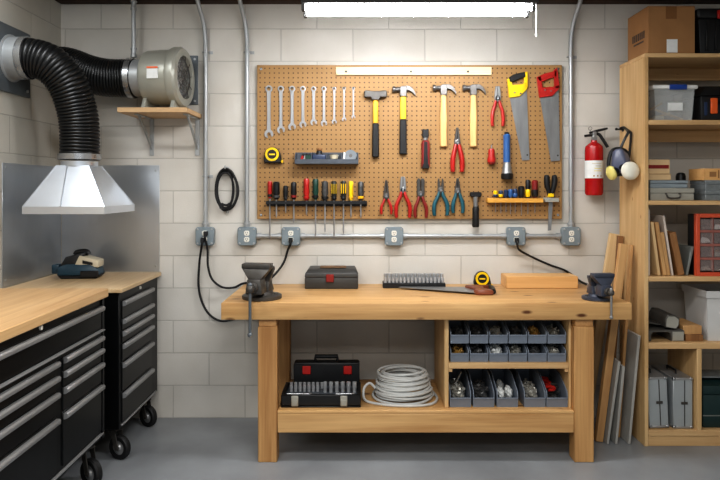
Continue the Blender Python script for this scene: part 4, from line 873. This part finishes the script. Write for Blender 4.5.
for i, (y0, yt, r, c, c2) in enumerate(sd2):
    t = Thing('screwdriver', s2[i], 'screwdriver', at(hx[i], y0), group='screwdrivers in the yellow rack'); y1 = 197.4; Hh = y1-y0; R_ = max(.0146, min(r*U, .0225)); RY = R_+.0012
    h = t.part('handle', MB().lathe([(.001, 0), (R_*.7, .2*U), (R_, 1.4*U), (R_*.92, Hh*.4*U), (R_, Hh*.75*U), (R_*.7, Hh*U)], pt(0, 0, RY), (0, 0, -1), 12), c)
    if c2: t.part('collar', MB().lathe([(R_*.95, 0), (R_*1.05, .4*U), (R_*1.05, Hh*.3*U), (R_*.8, Hh*.42*U)], pt(0, Hh*.55, RY), (0, 0, -1), 12), c2, h)
    t.part('shaft', MB().cyl(pt(0, Hh-.3, RY), pt(0, yt-y0, RY), .0034, .0028, 8), 'tool_steel')
# shears in a metal holder
t = Thing('tool_holder', 'small grey metal holder for the shears on the pegboard bottom right corner', 'holder', at(549.5, 200), world=True)
m = MB(); m.box(X(542.8, PB), X(556.4, PB), PB-.006, PB-.0003, Z(201.8, PB), Z(197.6, PB), .001)
for a, b in ((542.8, 546), (553, 556.4)): m.box(X(a, PB), X(b, PB), PB-.05, PB-.006, Z(201.6, PB), Z(199, PB), 0)
m.box(X(542.8, PB), X(556.4, PB), PB-.056, PB-.05, Z(201.8, PB), Z(197.8, PB), .001)
t.part('bracket', m, 'case_grey')
t = Thing('shears', 'black-handled shears with yellow pivot hanging by the red saw', 'shears', at(549.3, 174.5))
for s in (-1, 1): t.part('handle', MB().tube(spline([pt(s*1.5, 22, .03), pt(s*1.9, 17, .03), pt(s*3.6, 10, .03), pt(s*3.9, 4, .03), pt(s*3.4, .6, .03)], 5), [.010, .010, .011, .012, .013, .014, .015, .016, .017, .0175, .018, .018, .0185, .0185, .0185, .0185, .018, .017, .016, .014, .010], 10), 'rubber')
m = MB(); fl(m, [(-2.6, 17.5), (-1.2, 19), (0, 18.3), (1.2, 19), (2.6, 17.5), (3.0, 22.6), (-3.0, 22.6)], .018, .042, .003); t.part('pivot_guard', m, 'yellow')
m = MB(); fl(m, [(-1.9, 22.6), (2.4, 22.6), (1.6, 40), (.6, 55.5), (-2.6, 55.8), (-2.2, 40)], .024, .031, .001); t.part('blade', m, 'tool_steel')

# ------------------------------------------------------------------ fire extinguisher
ex, ey = X(594, 4.215), 4.215; ez0, ez1 = Z(195.5, ey), Z(143, ey)
t = Thing('fire_extinguisher', 'red fire extinguisher mounted on the wall between pegboard and shelves', 'fire extinguisher', (ex, ey, ez0), world=True)
Rr = .058
t.part('cylinder', MB().lathe([(.03, ez0), (.05, ez0+.002), (Rr, ez0+.016), (Rr, ez1-.045), (Rr*.93, ez1-.022), (Rr*.6, ez1-.004), (.02, ez1+.006), (.018, ez1+.02)], (ex, ey, 0), (0, 0, 1), 36), 'red_ext')
lbz0, lbz1 = Z(178.3, ey), Z(160.8, ey)
lm = MB(); n = 20
tmp = bmesh.new(); rows = []
for zz in (lbz0, lbz1):
    rows.append([tmp.verts.new((ex+(Rr+.0008)*math.sin(a), ey-(Rr+.0008)*math.cos(a), zz)) for a in [(-1.75+3.5*k/n) for k in range(n+1)]])
for k in range(n): tmp.faces.new((rows[0][k], rows[0][k+1], rows[1][k+1], rows[1][k]))
lm._add(tmp); lb = t.part('label', lm, 'paper', label='white instruction label with yellowish print')
def arc(a0, a1, z0, z1, nm, mt):
    q = bmesh.new(); rr = []
    for zz in (z0, z1): rr.append([q.verts.new((ex+(Rr+.0016)*math.sin(a0+(a1-a0)*k/6), ey-(Rr+.0016)*math.cos(a0+(a1-a0)*k/6), zz)) for k in range(7)])
    for k in range(6): q.faces.new((rr[0][k], rr[0][k+1], rr[1][k+1], rr[1][k]))
    b_ = MB(); b_._add(q); t.part(nm, b_, mt, lb)
for k, (a0, a1) in enumerate(((-.55, .5), (-.2, .55), (-.3, .6), (-.35, .5))): arc(a0, a1, lbz1-.022-.016*k, lbz1-.017-.016*k, 'print_line', 'cream' if k < 2 else 'yel_filter')
for a in (-.35, .05, .45): arc(a-.07, a+.07, lbz0+.010, lbz0+.02, 'print_mark', 'brass')
t.part('valve', MB().cyl((ex, ey, ez1+.012), (ex, ey, ez1+.05), .017, .015, 16).box(ex-.012, ex+.014, ey-.012, ey+.012, ez1+.045, ez1+.075, .003).cyl((ex, ey-.012, ez1+.03), (ex, ey-.022, ez1+.03), .014, .014, 14), 'tool_steel')
t.part('carry_handle', MB().tube([(ex+.012, ey, ez1+.052), (ex-.03, ey, ez1+.05), (ex-.062, ey, ez1+.046)], .0085, 8), 'black')
t.part('squeeze_lever', MB().tube([(ex-.03, ey, ez1+.066), (ex+.02, ey, ez1+.08), (ex+.088, ey-.002, ez1+.096)], [.008, .009, .007], 8), 'black')
t.part('hose', MB().tube(spline([(ex+.012, ey, ez1+.062), (ex+.035, ey, ez1+.055), (ex+.055, ey-.004, ez1+.025), (ex+.088, ey-.006, ez1-.028)], 6), .0105, 10), 'rubber')
t.part('safety_pin', MB().lathe([(.010, -.0015), (.013, -.0015), (.013, .0015), (.010, .0015)], (ex-.028, ey-.008, ez1+.095), (0, 1, .3), 14, True).cyl((ex-.02, ey, ez1+.06), (ex-.026, ey-.004, ez1+.084), .002, .002, 6), 'chrome')
t.part('wall_bracket', MB().box(ex-.02, ex+.02, ey+Rr-.001, WALL+.001, ez0+.08, ez1-.03, .002), 'dark_steel')

# ------------------------------------------------------------------ shelving unit on the right
SF, SB = 3.82, 4.19; sx0 = 1.6985; sx1 = 2.78
t = Thing('shelving_unit', 'tall pale pine shelving unit along the right of the back wall', 'shelf', (2.24, 4.0, 0), world=True)
t.part('side_panel', MB().box(sx0, sx0+.024, SF, SB, 0, 2.3235, .002), 'pine_z')
t.part('side_panel', MB().box(sx1-.024, sx1, SF, SB, 0, 2.3235, .002), 'pine_z')
t.part('top_board', MB().box(sx0, sx1, SF-.001, SB, 2.324, 2.347, .002), 'pine_x')
SH = [(1.921, 1.949), (1.442, 1.467), (.985, 1.013), (.582, .618), (.062, .095)]
for a, b in SH: t.part('shelf_board', MB().box(sx0+.0245, sx1-.0245, SF, SB, a, b, .002), 'pine_x')
for a in (2.245, 1.842): t.part('back_rail', MB().box(sx0+.0245, sx1-.0245, SB-.022, SB, a, a+.078, .002), 'pine_x')
t.part('kick_board', MB().box(sx0+.0245, sx1-.0245, SF+.006, SF+.03, 0, .0615, .002), 'pine_x')
dvx = X(699.5, SF); t.part('divider', MB().box(dvx-.014, dvx+.014, SF, SB, .0955, .5815, .002), 'pine_z')
z1_, z2_, z3_, z4_, z5_, z6_ = 2.3475, 1.9495, 1.4675, 1.0135, .6185, .0955
# top
t = Thing('cardboard_box', 'taped brown cardboard box on top of the shelving unit', 'cardboard box', (1.87, 3.99, z1_), world=True)
cy0, cy1, cx0, cx1, ct = 3.84, 4.13, 1.728, 2.01, 2.632
bd = t.part('carton', MB().box(cx0, cx1, cy0, cy1, z1_, ct, .002), 'card')
t.part('flap', MB().box(cx0, (cx0+cx1)/2-.001, cy0, cy1, ct, ct+.003, 0).box((cx0+cx1)/2+.001, cx1, cy0, cy1, ct, ct+.003, 0), 'card')
t.part('packing_tape', MB().box(1.835, 1.90, cy0-.001, cy0, ct-.075, ct+.002, 0), 'tape')
t.part('shipping_label', MB().box(1.84, 1.905, cy0-.0012, cy0, z1_+.008, z1_+.088, 0), 'paper', label='white paper shipping label')
m = MB()
for k in range(7): m.box(cx0-.0012, cx0, 3.885+.026*k, 3.885+.026*k+.018, 2.455, 2.50, 0)
m.box(cx0-.0012, cx0, 3.90, 4.04, 2.432, 2.442, 0); t.part('printed_mark', m, 'print', label='faint grey print on the side')
t = Thing('tote_box', 'black plastic tote with red latch on top of the shelving unit', 'tote', (2.2, 3.98, z1_), world=True)
t.part('body', MB().hull([(2.045, 3.85, z1_), (2.40, 3.85, z1_), (2.045, 4.12, z1_), (2.40, 4.12, z1_), (2.03, 3.838, 2.56), (2.415, 3.838, 2.56), (2.03, 4.135, 2.56), (2.415, 4.135, 2.56)], .01, 2), 'black')
for k in range(6): t.part('rib', MB().box(2.075+.055*k, 2.09+.055*k, 3.832, 3.85, z1_+.02, 2.55, .002), 'black')
ld = t.part('lid', MB().box(2.022, 2.422, 3.83, 4.142, 2.5605, 2.622, .016, 3), 'black')
t.part('latch', MB().box(2.135, 2.20, 3.815, 3.83, 2.555, 2.605, .004), 'red', ld, 'red latch')
# row 1
t = Thing('plastic_bin', 'clear plastic bin with blue handle holding wooden sticks', 'plastic bin', (1.9, 3.98, z2_), world=True)
a0, a1, b0, b1 = 1.775, 2.02, 3.862, 4.12; zz = 2.14
def wallq(p): return p
m = MB(); th = .003
m._add(frustum(a0+.012, a1-.012, b0+.01, b1-.01, z2_, a0, a1, b0, b1, zz, th)); m.box(a0+.012, a1-.012, b0+.01, b1-.01, z2_, z2_+.003, 0)
t.part('tub', m, 'clear')
ld = t.part('lid', MB().box(a0-.014, a1+.014, b0-.014, b1+.012, zz+.0005, zz+.024, .006, 2), 'white')
t.part('handle_clip', MB().box(1.86, 1.965, b0-.022, b0-.012, zz-.006, zz+.026, .004), 'handle_blue', label='blue handle clip')
t.part('label', MB().box(1.858, 1.948, b0-.0, b0+.0035, 2.01, 2.058, 0), 'paper', label='white paper label')
for k, (p, q) in enumerate((((1.80, 3.90, 2.02), (1.99, 3.95, 1.965)), ((1.81, 3.99, 2.03), (1.90, 4.03, 2.075)), ((1.80, 4.04, 1.965), (1.97, 4.07, 2.02)))):
    solo('wood_stick', MB().cyl(p, q, .007, .007, 8), 'board_pale', ['pale wooden stick slanting across the front of the clear bin', 'pale wooden stick rising at the left of the clear bin', 'pale wooden stick at the back of the clear bin'][k], 'stick', p, world=True)
solo('paint_roller', MB().cyl((1.80, 3.93, z2_+.02), (1.86, 3.925, z2_+.022), .015, .015, 14, .004), 'white_filter', 'small white roller sleeve on the floor of the clear bin', 'roller', (1.83, 3.93, z2_+.02), world=True)
t = Thing('tool_case', 'black tool case with orange latch beside the clear bin', 'tool case', (2.2, 3.98, z2_), world=True)
t.part('case_body', MB().box(2.055, 2.42, 3.86, 4.10, z2_, 2.10, .012, 2), 'black')
t.part('lid', MB().hull([(2.05, 3.852, 2.1005), (2.425, 3.852, 2.1005), (2.05, 4.105, 2.1005), (2.425, 4.105, 2.1005), (2.09, 3.88, 2.16), (2.39, 3.88, 2.16), (2.09, 4.09, 2.19), (2.39, 4.09, 2.19)], .006, 2), 'black')
t.part('latch', MB().box(2.112, 2.152, 3.846, 3.861, 1.99, 2.085, .004), 'orange', label='orange latch')
t.part('blue_clip', MB().box(2.075, 2.092, 3.852, 3.861, 1.98, 2.06, .002), 'navy')
t.part('handle', MB().tube([(2.17, 3.86, 2.06), (2.17, 3.83, 2.05), (2.30, 3.83, 2.05), (2.30, 3.86, 2.06)], .009, 8), 'black')
# row 2
def flatcase(name, lab, cat, x0, x1, y0, y1, z0, h, mt, handle=False, lipz=.6, latch=True):
    t = Thing(name, lab, cat, ((x0+x1)/2, (y0+y1)/2, z0), world=True)
    t.part('case_body', MB().box(x0, x1, y0, y1, z0, z0+h*lipz-.001, .003), mt); t.part('lid', MB().box(x0-.002, x1+.002, y0-.002, y1+.002, z0+h*lipz, z0+h, .003), mt)
    xc = (x0+x1)/2
    if handle: t.part('handle', MB().tube(spline([(xc-.04, y0-.002, z0+h*.55), (xc-.042, y0-.016, z0+h*.5), (xc-.03, y0-.02, z0+h*.22), (xc+.03, y0-.02, z0+h*.22), (xc+.042, y0-.016, z0+h*.5), (xc+.04, y0-.002, z0+h*.55)], 5), .005, 8), 'dark_steel')
    elif latch: t.part('latch', MB().box(xc-.012, xc+.012, y0-.006, y0-.001, z0+h*.4, z0+h*.8, .001), 'dark_steel')
    return t
flatcase('equipment_case', 'low grey case with a bail handle at the bottom of the shelf stack', 'case', 1.752, 2.015, 3.86, 4.12, z3_, .075, 'case_grey', True)
flatcase('equipment_case', 'flat blue-grey metal case lying on the grey handled case', 'case', 1.752, 1.978, 3.862, 4.10, z3_+.0755, .047, 'case_blue', latch=False)
zc = z3_+.123
t = Thing('carton', 'low beige carton on the blue-grey case', 'carton', (1.81, 3.96, zc), world=True); t.part('carton_body', MB().box(1.735, 1.882, 3.872, 4.07, zc, zc+.033, .002), 'card_beige'); t.part('lid_edge', MB().box(1.734, 1.883, 3.871, 4.071, zc+.0335, zc+.038, .001), 'card_beige')
t = Thing('carton', 'beige carton with a red stripe, topmost of its shelf stack', 'carton', (1.80, 3.96, zc+.0385), world=True)
t.part('carton_body', MB().box(1.733, 1.875, 3.872, 4.07, zc+.0385, zc+.125, .002), 'card_beige'); t.part('stripe', MB().box(1.733, 1.868, 3.8708, 3.872, zc+.07, zc+.092, 0), 'dark_red', label='dark red printed stripe')
flatcase('metal_box', 'worn grey metal box directly on the shelf beside the handled case', 'box', 2.073, 2.40, 3.84, 4.02, z3_, .062, 'metal_box')
flatcase('metal_box', 'worn grey metal box stacked on another under the wooden tray', 'box', 2.073, 2.40, 3.84, 4.02, z3_+.0625, .06, 'metal_box')
zc = z3_+.123
t = Thing('wooden_tray', 'small open wooden tray on the grey metal boxes', 'tray', (2.2, 3.93, zc), world=True)
m = MB(); m.box(2.065, 2.39, 3.845, 4.02, zc, zc+.008, 0)
for q in ((2.065, 2.077, 3.845, 4.02), (2.378, 2.39, 3.845, 4.02), (2.077, 2.378, 4.008, 4.02)): m.box(*q, zc+.008, zc+.07, .001)
t.part('tray_body', m, 'beam'); t.part('front', MB().box(2.077, 2.378, 3.845, 3.857, zc+.008, zc+.07, .001), 'beam'); 
t.part('cutout', MB().box(2.10, 2.14, 3.8435, 3.845, zc+.02, zc+.05, 0).box(2.15, 2.158, 3.8435, 3.845, zc+.012, zc+.06, 0), 'board_brown', label='brown mark on the tray front')
solo('canister', MB().lathe([(.026, 0), (.03, .004), (.03, .15), (.024, .168), (.010, .174), (0, .174)], (0, 0, 0), (0, 0, 1), 20), 'black', 'black canister standing behind the cases left of the wooden tray', 'canister', (2.047, 4.085, z3_))
# row 3: leaning sheets
def leaner(lab, xb, xt, th, h, y0, y1, mt, z=z4_, name='board', cat='board'):
    m = MB(); m.yz([(y0, 0), (y1, 0), (y1, h), (y0, h)], 0, th, .0015)
    ang = math.atan2(xt-xb, h)
    return solo(name, m.move((0, -y0, 0)), mt, lab, cat, (xb, y0, z+(th*math.sin(abs(ang)) if ang > 0 else 0)+.0005), (0, ang, 0))
leaner('thin whitish board upright against the shelf side, leftmost of the row', 1.734, 1.732, .016, .40, 3.86, 4.12, 'board_white')
leaner('pale board leaning left, second in the shelf row', 1.795, 1.752, .018, .325, 3.858, 4.1, 'board_pale')
leaner('tan board leaning left, third in the shelf row', 1.828, 1.777, .022, .325, 3.856, 4.06, 'board_tan')
leaner('short tan board leaning left beside the tall pale sheet', 1.853, 1.812, .022, .262, 3.862, 4.05, 'board_tan')
leaner('tall pale sheet leaning left, behind the tan boards', 1.882, 1.826, .012, .365, 3.862, 4.12, 'board_white')
leaner('brown board leaning left, rightmost wooden one in the shelf row', 1.922, 1.868, .038, .262, 3.862, 4.02, 'board_brown')
leaner('dark grey panel leaning right against the red drawer organizer', 1.970, 2.008, .014, .178, 3.87, 4.1, 'panel_edge', name='panel', cat='panel')
t = Thing('drawer_organizer', 'red-orange organizer of small clear drawers on the middle shelf', 'drawer organizer', (2.2, 3.97, z4_), world=True)
gx0, gx1, gy0, gz1 = 2.022, 2.392, 3.845, z4_+.375
GB = gy0+.032
m = MB(); m.box(gx0, gx0+.022, gy0, GB, z4_, gz1, .002); m.box(gx1-.022, gx1, gy0, GB, z4_, gz1, .002); m.box(gx0+.022, gx1-.022, gy0, GB, gz1-.024, gz1, .002); m.box(gx0+.022, gx1-.022, gy0, GB, z4_, z4_+.022, .002)
t.part('frame', m, 'redorange')
m = MB()
for k in range(1, 4): m.box(gx0+.022, gx1-.022, gy0+.006, GB, z4_+.022+.0823*k-.007, z4_+.022+.0823*k+.007, 0)
for k in range(1, 4): m.box(gx0+.022+.0815*k-.003, gx0+.022+.0815*k+.003, gy0+.008, GB, z4_+.022, gz1-.024, 0)
t.part('divider_grid', m, 'divider_pink', label='dull pinkish divider grid')
t.part('rear_shell', MB().box(gx0+.004, gx1-.004, GB+.0005, 3.96, z4_, gz1-.004, .003), 'black', label='dark rear shell')
for r in range(4):
    for c in range(4):
        xa = gx0+.022+.0815*c+.004; za = z4_+.022+.0823*r+.009
        d = t.part('drawer', MB().box(xa, xa+.0735, gy0+.002, gy0+.006, za, za+.064, .001).box(xa, xa+.0735, gy0+.006, GB-.001, za, za+.003, 0), 'smoke', label='clear smoky plastic drawer')
        t.part('contents', MB().hull([(xa+.006, gy0+.01, za+.004), (xa+.068, gy0+.01, za+.004), (xa+.006, GB-.001, za+.004), (xa+.068, GB-.001, za+.004), (xa+.012, gy0+.014, za+.012+.01*((r*3+c*5) % 3)), (xa+.055, gy0+.014, za+.02), (xa+.02, GB-.002, za+.024+.008*((r+c) % 3)), (xa+.06, GB-.002, za+.03)], .001), ['bolt', 'dark_bits', 'bag', 'drawer_dark'][(r*3+c) % 4], d)
        t.part('pull', MB().box(xa+.025, xa+.05, gy0-.006, gy0+.002, za+.006, za+.014, .001), 'smoke', d)
# row 4
t = Thing('metal_channel', 'upside-down grey metal channel lying on the shelf left of the wood blocks', 'metal channel', (1.85, 3.98, z5_), world=True)
t.part('channel', MB().xz([(1.735, 0), (1.757, 0), (1.757, .042), (1.772, .055), (1.86, .055), (1.875, .045), (1.878, 0), (1.955, 0), (1.958, .062), (1.945, .072), (1.90, .066), (1.74, .066), (1.735, .06)], 3.86, 4.10, .002).move((0, 0, z5_)), 'cast')
m = MB(); m.hull([(1.885, 3.858, z5_+.004), (1.952, 3.858, z5_+.004), (1.885, 3.858, z5_+.058), (1.952, 3.858, z5_+.058), (1.885, 3.862, z5_+.004), (1.952, 3.862, z5_+.004), (1.885, 3.862, z5_+.058), (1.952, 3.862, z5_+.058)]); t.part('end_face', m, 'case_grey')
t = Thing('metal_channel', 'tilted grey metal block resting on the upside-down channel', 'metal channel', (1.88, 3.90, z5_+.073), (0, .16, -.05))
m = MB(); m.xz([(-.035, .002), (.035, .002), (.048, .03), (.044, .07), (.012, .085), (-.03, .08), (-.04, .05)], -.03, .22, .004); t.part('block', m, 'cast')
t.part('end_face', MB().xz([(-.028, .008), (.03, .008), (.041, .03), (.037, .064), (.012, .076), (-.025, .072), (-.032, .05)], -.032, -.0295, 0), 'case_grey')
t.part('side_flange', MB().box(-.135, -.041, .02, .22, .004, .012, .001), 'cast')
solo('wood_block', MB().box(1.966, 2.07, 3.86, 4.09, z5_, z5_+.04, .002), 'board_brown', 'brown wood block lying directly on the shelf beside the white bin', 'wood block', (2.02, 3.97, z5_), world=True)
solo('wood_block', MB().box(1.955, 2.066, 3.868, 4.09, z5_+.0405, z5_+.092, .002), 'board_tan', 'light tan wood block stacked on the brown block beside the white bin', 'wood block', (2.01, 3.97, z5_+.0405), world=True)
t = Thing('storage_tub', 'open white plastic tub on the shelf right of the wood blocks', 'tub', (2.25, 3.98, z5_), world=True)
m = MB(); m._add(frustum(2.105, 2.405, 3.87, 4.12, z5_, 2.09, 2.42, 3.855, 4.135, z5_+.30, .005)); m.box(2.106, 2.404, 3.871, 4.119, z5_, z5_+.005, 0); t.part('tub_body', m, 'bin_white')
m = MB(); m._add(frustum(2.083, 2.427, 3.848, 4.142, z5_+.262, 2.081, 2.429, 3.846, 4.144, z5_+.304, .008)); t.part('rim', m, 'bin_white')
t = Thing('folded_cloth', 'dark cloth lying in the open white tub', 'cloth', (2.25, 3.99, z5_+.006)); t.part('cloth', MB().box(-.13, .13, -.10, .10, 0, .21, .03, 3), 'drawer_dark'); t.part('fold', MB().box(-.12, .11, -.09, .09, .211, .235, .01, 2), 'print')
# bottom row
def alucase(lab, x, ang):
    t = Thing('aluminium_case', lab, 'case', (x, 3.85, z6_+(.002 if ang else 0)), (0, ang, 0)); w, h, d = .118, .305, .29
    t.part('shell', MB().box(0, w, 0, d, 0, h, .004), 'case_alu')
    for zz in (0, h-.014): t.part('edge_trim', MB().box(-.002, w+.002, -.003, d+.002, zz, zz+.0145, .003), 'alu')
    t.part('seam', MB().box(w*.56, w*.56+.005, -.002, 0, .015, h-.015, 0), 'dark_steel')
    t.part('latch', MB().box(w*.40, w*.72, -.007, -.0015, h*.48, h*.53, .001), 'dark_steel')
    for xx in (0, w-.016):
        for zz in (0.0, h-.016): t.part('corner', MB().box(xx-.002, xx+.018, -.005, .016, zz, zz+.018, .004), 'chrome')
    t.part('handle', MB().tube([(w*.5, .09, h), (w*.5, .09, h+.02), (w*.5, .20, h+.02), (w*.5, .20, h)], .006, 8), 'black')
alucase('silver aluminium case on the bottom shelf, leaning slightly, left of two', 1.741, -.045)
alucase('silver aluminium case on the bottom shelf, upright beside the divider', 1.884, 0)
t = Thing('storage_case', 'dark green case on the bottom shelf right of the divider', 'case', (2.2, 3.98, z6_), world=True)
t.part('case_body', MB().box(2.068, 2.42, 3.86, 4.11, z6_, z6_+.20, .010, 2), 'case_green'); t.part('lid', MB().hull([(2.065, 3.856, z6_+.2005), (2.423, 3.856, z6_+.2005), (2.065, 4.114, z6_+.2005), (2.423, 4.114, z6_+.2005), (2.065, 3.856, z6_+.255), (2.423, 3.856, z6_+.255), (2.09, 4.09, z6_+.29), (2.40, 4.09, z6_+.29)], .008, 2), 'case_green')
t.part('lower_band', MB().box(2.067, 2.421, 3.857, 3.861, z6_+.072, z6_+.078, 0), 'panel_edge'); t.part('lid_plate', MB().box(2.09, 2.40, 3.92, 4.07, z6_+.283, z6_+.292, .002), 'metal_box')
# respirator on the shelf side
hk = P(624, 129.5, 4.13); hk.x = sx0-.0003
solo('side_hook', MB().cyl((0, 0, 0), (-.045, -.006, 0), .005, .005, 8).ball((-.046, -.006, .002), .009, 10).cyl((0, 0, 0), (-.005, 0, 0), .014, .014, 12), 'black', 'small black hook on the shelf side carrying the respirator', 'hook', hk)
mc = Vector((1.624, 3.97, Z(163, 3.97)))
t = Thing('respirator', 'grey half-mask respirator with round filters hanging on the shelf side', 'respirator', mc)
m = MB(); m.hull([(-.055, -.02, .085), (-.02, -.045, .095), (.03, -.02, .06), (-.075, -.02, -.01), (.058, -.04, -.02), (-.01, -.075, .0), (-.06, -.02, -.065), (.04, -.03, -.065), (-.01, -.06, -.06), (-.05, .03, .075), (.04, .03, .05), (.05, .03, -.05), (-.05, .03, -.05)], .014, 3)
fp = t.part('facepiece', m, 'mask', smooth=60)
t.part('face_seal', MB().tube(spline([(-.05, .03, .075), (.0, .033, .09), (.045, .03, .065), (.052, .03, 0), (.035, .03, -.06), (-.02, .033, -.07), (-.062, .03, -.05), (-.07, .03, .01)], 5, True), .012, 8, True), 'black', fp)
t.part('filter', MB().lathe([(0, .03), (.035, .028), (.05, .018), (.056, .004), (.056, -.012), (.046, -.02), (0, -.02)], (.018, -.085, -.05), (.2, -1, .1), 28), 'white_filter', label='round white filter pad')
t.part('filter', MB().lathe([(0, .022), (.03, .02), (.042, .012), (.046, 0), (.04, -.014), (0, -.014)], (-.068, -.01, -.062), (-1, -.12, -.25), 24), 'yel_filter', label='pale yellow filter pad')
t.part('filter_mount', MB().cyl((.008, -.035, -.035), (.016, -.066, -.05), .03, .04, 18).cyl((-.035, -.02, -.045), (-.06, -.026, -.058), .022, .034, 16), 'black', fp)
t.part('exhale_valve', MB().cyl((-.022, -.062, -.03), (-.026, -.078, -.034), .02, .017, 16), 'black', fp)
hl = hk-mc+Vector((-.022, -.003, .006))
def strap(pts, w=.0085): return MB().tube(spline([Vector(p) for p in pts], 6), w, 8, False, .7)
ht = Vector((sx0-.022, 3.985, Z(131, 3.985)))-mc
t.part('strap', strap([hl, hl+Vector((.012, -.03, .006)), ht+Vector((0, .03, .004)), ht+Vector((-.008, 0, -.012)), (.03, .03, .15), (.0, .03, .085)]), 'black')
t.part('strap', strap([hl+Vector((.002, 0, -.004)), hl+Vector((.013, -.03, .0)), ht+Vector((.004, .01, .0)), ht+Vector((.005, -.012, -.02)), (.058, .01, .12), (.052, .02, .03)]), 'black')

# ------------------------------------------------------------------ boards and panels leaning between bench and shelves
def lean(name, lab, cat, xb, xt, zt, w, y0, y1, mt, tilt=0, z0=.0):
    m = MB(); ang = math.atan2(xt-xb, zt); L_ = math.hypot(xt-xb, zt)-w*math.sin(abs(ang))
    m.box(0, w, 0, y1-y0, 0, L_, .002)
    return solo(name, m, mt, lab, cat, (xb, y0, w*math.sin(ang)+.0008), (tilt, ang, 0))
lean('board', 'wide pale board leaning at the back wall behind the others', 'board', 1.45, 1.652, 1.245, .065, 4.21, 4.245, 'board_pale')
lean('board', 'thick tan plank leaning in front of the pale board beside the shelves', 'board', 1.43, 1.583, 1.205, .045, 3.88, 3.92, 'board_tan')
lean('board', 'short dark-ended stick standing between the tan plank and the shelves', 'board', 1.585, 1.660, 1.235, .03, 4.10, 4.14, 'board_brown')
lean('board', 'thin tan strip leaning against the shelf side', 'board', 1.591, 1.674, 1.19, .017, 3.955, 3.985, 'board_tan')
lean('panel', 'grey panel leaning farthest from the shelf side, left of three', 'panel', 1.482, 1.553, .50, .016, 3.85, 4.06, 'panel_grey')
lean('panel', 'grey panel leaning in the middle of three by the shelf side', 'panel', 1.534, 1.580, .47, .016, 3.85, 4.06, 'panel_grey')
lean('panel', 'tallest grey panel leaning directly on the shelf side', 'panel', 1.612, 1.674, .655, .016, 3.85, 4.06, 'panel_grey')

# ------------------------------------------------------------------ sander on the corner cabinet
so = Vector((-1.755, 4.02, .9805))
t = Thing('belt_sander', 'petrol-blue belt sander with cream motor housing on the corner cabinet', 'sander', so, (0, 0, .12))
t.part('platen', MB().hull([(-.10, -.06, .0), (.11, -.06, 0), (-.10, .06, 0), (.11, .06, 0), (-.12, -.06, .022), (.135, -.06, .022), (-.12, .06, .022), (.135, .06, .022)], .004), 'rubber')
t.part('body', MB().hull([(-.12, -.07, .022), (.13, -.07, .022), (-.12, .07, .022), (.13, .07, .022), (-.115, -.065, .075), (.12, -.068, .06), (-.115, .065, .075), (.12, .068, .06), (-.06, -.06, .095), (.07, -.06, .095), (-.06, .06, .095), (.07, .06, .095)], .006, 2), 'sander')
t.part('dust_port', MB().box(-.16, -.115, -.045, .03, .03, .088, .008, 2), 'sander')
mh = t.part('motor_housing', MB().hull([(-.02, -.062, .085), (.125, -.062, .068), (-.02, .062, .085), (.125, .062, .068), (.01, -.060, .145), (.125, -.060, .112), (.01, .060, .145), (.125, .060, .112)], .006, 2), 'cream')
t.part('name_plate', MB().hull([(.03, -.0645, .095), (.09, -.0655, .085), (.03, -.0645, .115), (.09, -.0655, .10), (.03, -.06, .095), (.09, -.06, .085), (.03, -.06, .115), (.09, -.06, .10)]), 'black', mh)
t.part('front_cover', MB().hull([(-.105, -.06, .08), (.0, -.062, .09), (-.105, .06, .08), (.0, .062, .09), (-.075, -.05, .135), (.02, -.052, .16), (-.075, .05, .135), (.02, .052, .16), (.045, -.045, .158), (.045, .045, .158)], .006, 2), 'black')
t.part('handle', MB().tube(spline([(-.03, 0, .145), (-.02, 0, .158), (.015, 0, .164), (.04, 0, .16), (.05, 0, .145)], 6), .017, 12), 'black')
t.part('side_cover', MB().box(.02, .128, -.078, -.066, .012, .05, .004), 'black')

# ------------------------------------------------------------------ camera, world, lights
cam = bpy.data.cameras.new('camera'); co = bpy.data.objects.new('camera', cam); COL.objects.link(co)
co.location = (0, 0, EYE); co.rotation_euler = (math.pi/2, 0, 0)
cam.sensor_width = 36; cam.lens = FPX/720*36; cam.shift_y = -52/720; cam.clip_end = 60
scene.camera = co
w = bpy.data.worlds.new('world'); scene.world = w; w.use_nodes = True
w.node_tree.nodes['Background'].inputs[0].default_value = (.86, .93, 1.0, 1); w.node_tree.nodes['Background'].inputs[1].default_value = .22
def area(name, loc, size, power, col=(1, .99, .975), rot=(0, 0, 0)):
    l = bpy.data.lights.new(name, 'AREA'); l.shape = 'RECTANGLE'; l.size, l.size_y = size; l.energy = power; l.color = col
    o = bpy.data.objects.new(name, l); COL.objects.link(o); o.location = loc; o.rotation_euler = rot; return o
area('room_light_near', (.6, 1.5, 2.8), (1.4, .4), 26)
area('room_light_left', (-1.0, 1.2, 2.75), (.4, 1.2), 15)
area('corner_light', (-1.72, 2.75, 2.86), (.4, .9), 9, (.94, .97, 1))
area('room_light_rear', (-.3, -.4, 2.75), (2.2, .8), 32)
scene.view_settings.view_transform = 'Standard'
scene.view_settings.exposure = .78
scene.view_settings.look = 'Medium High Contrast'
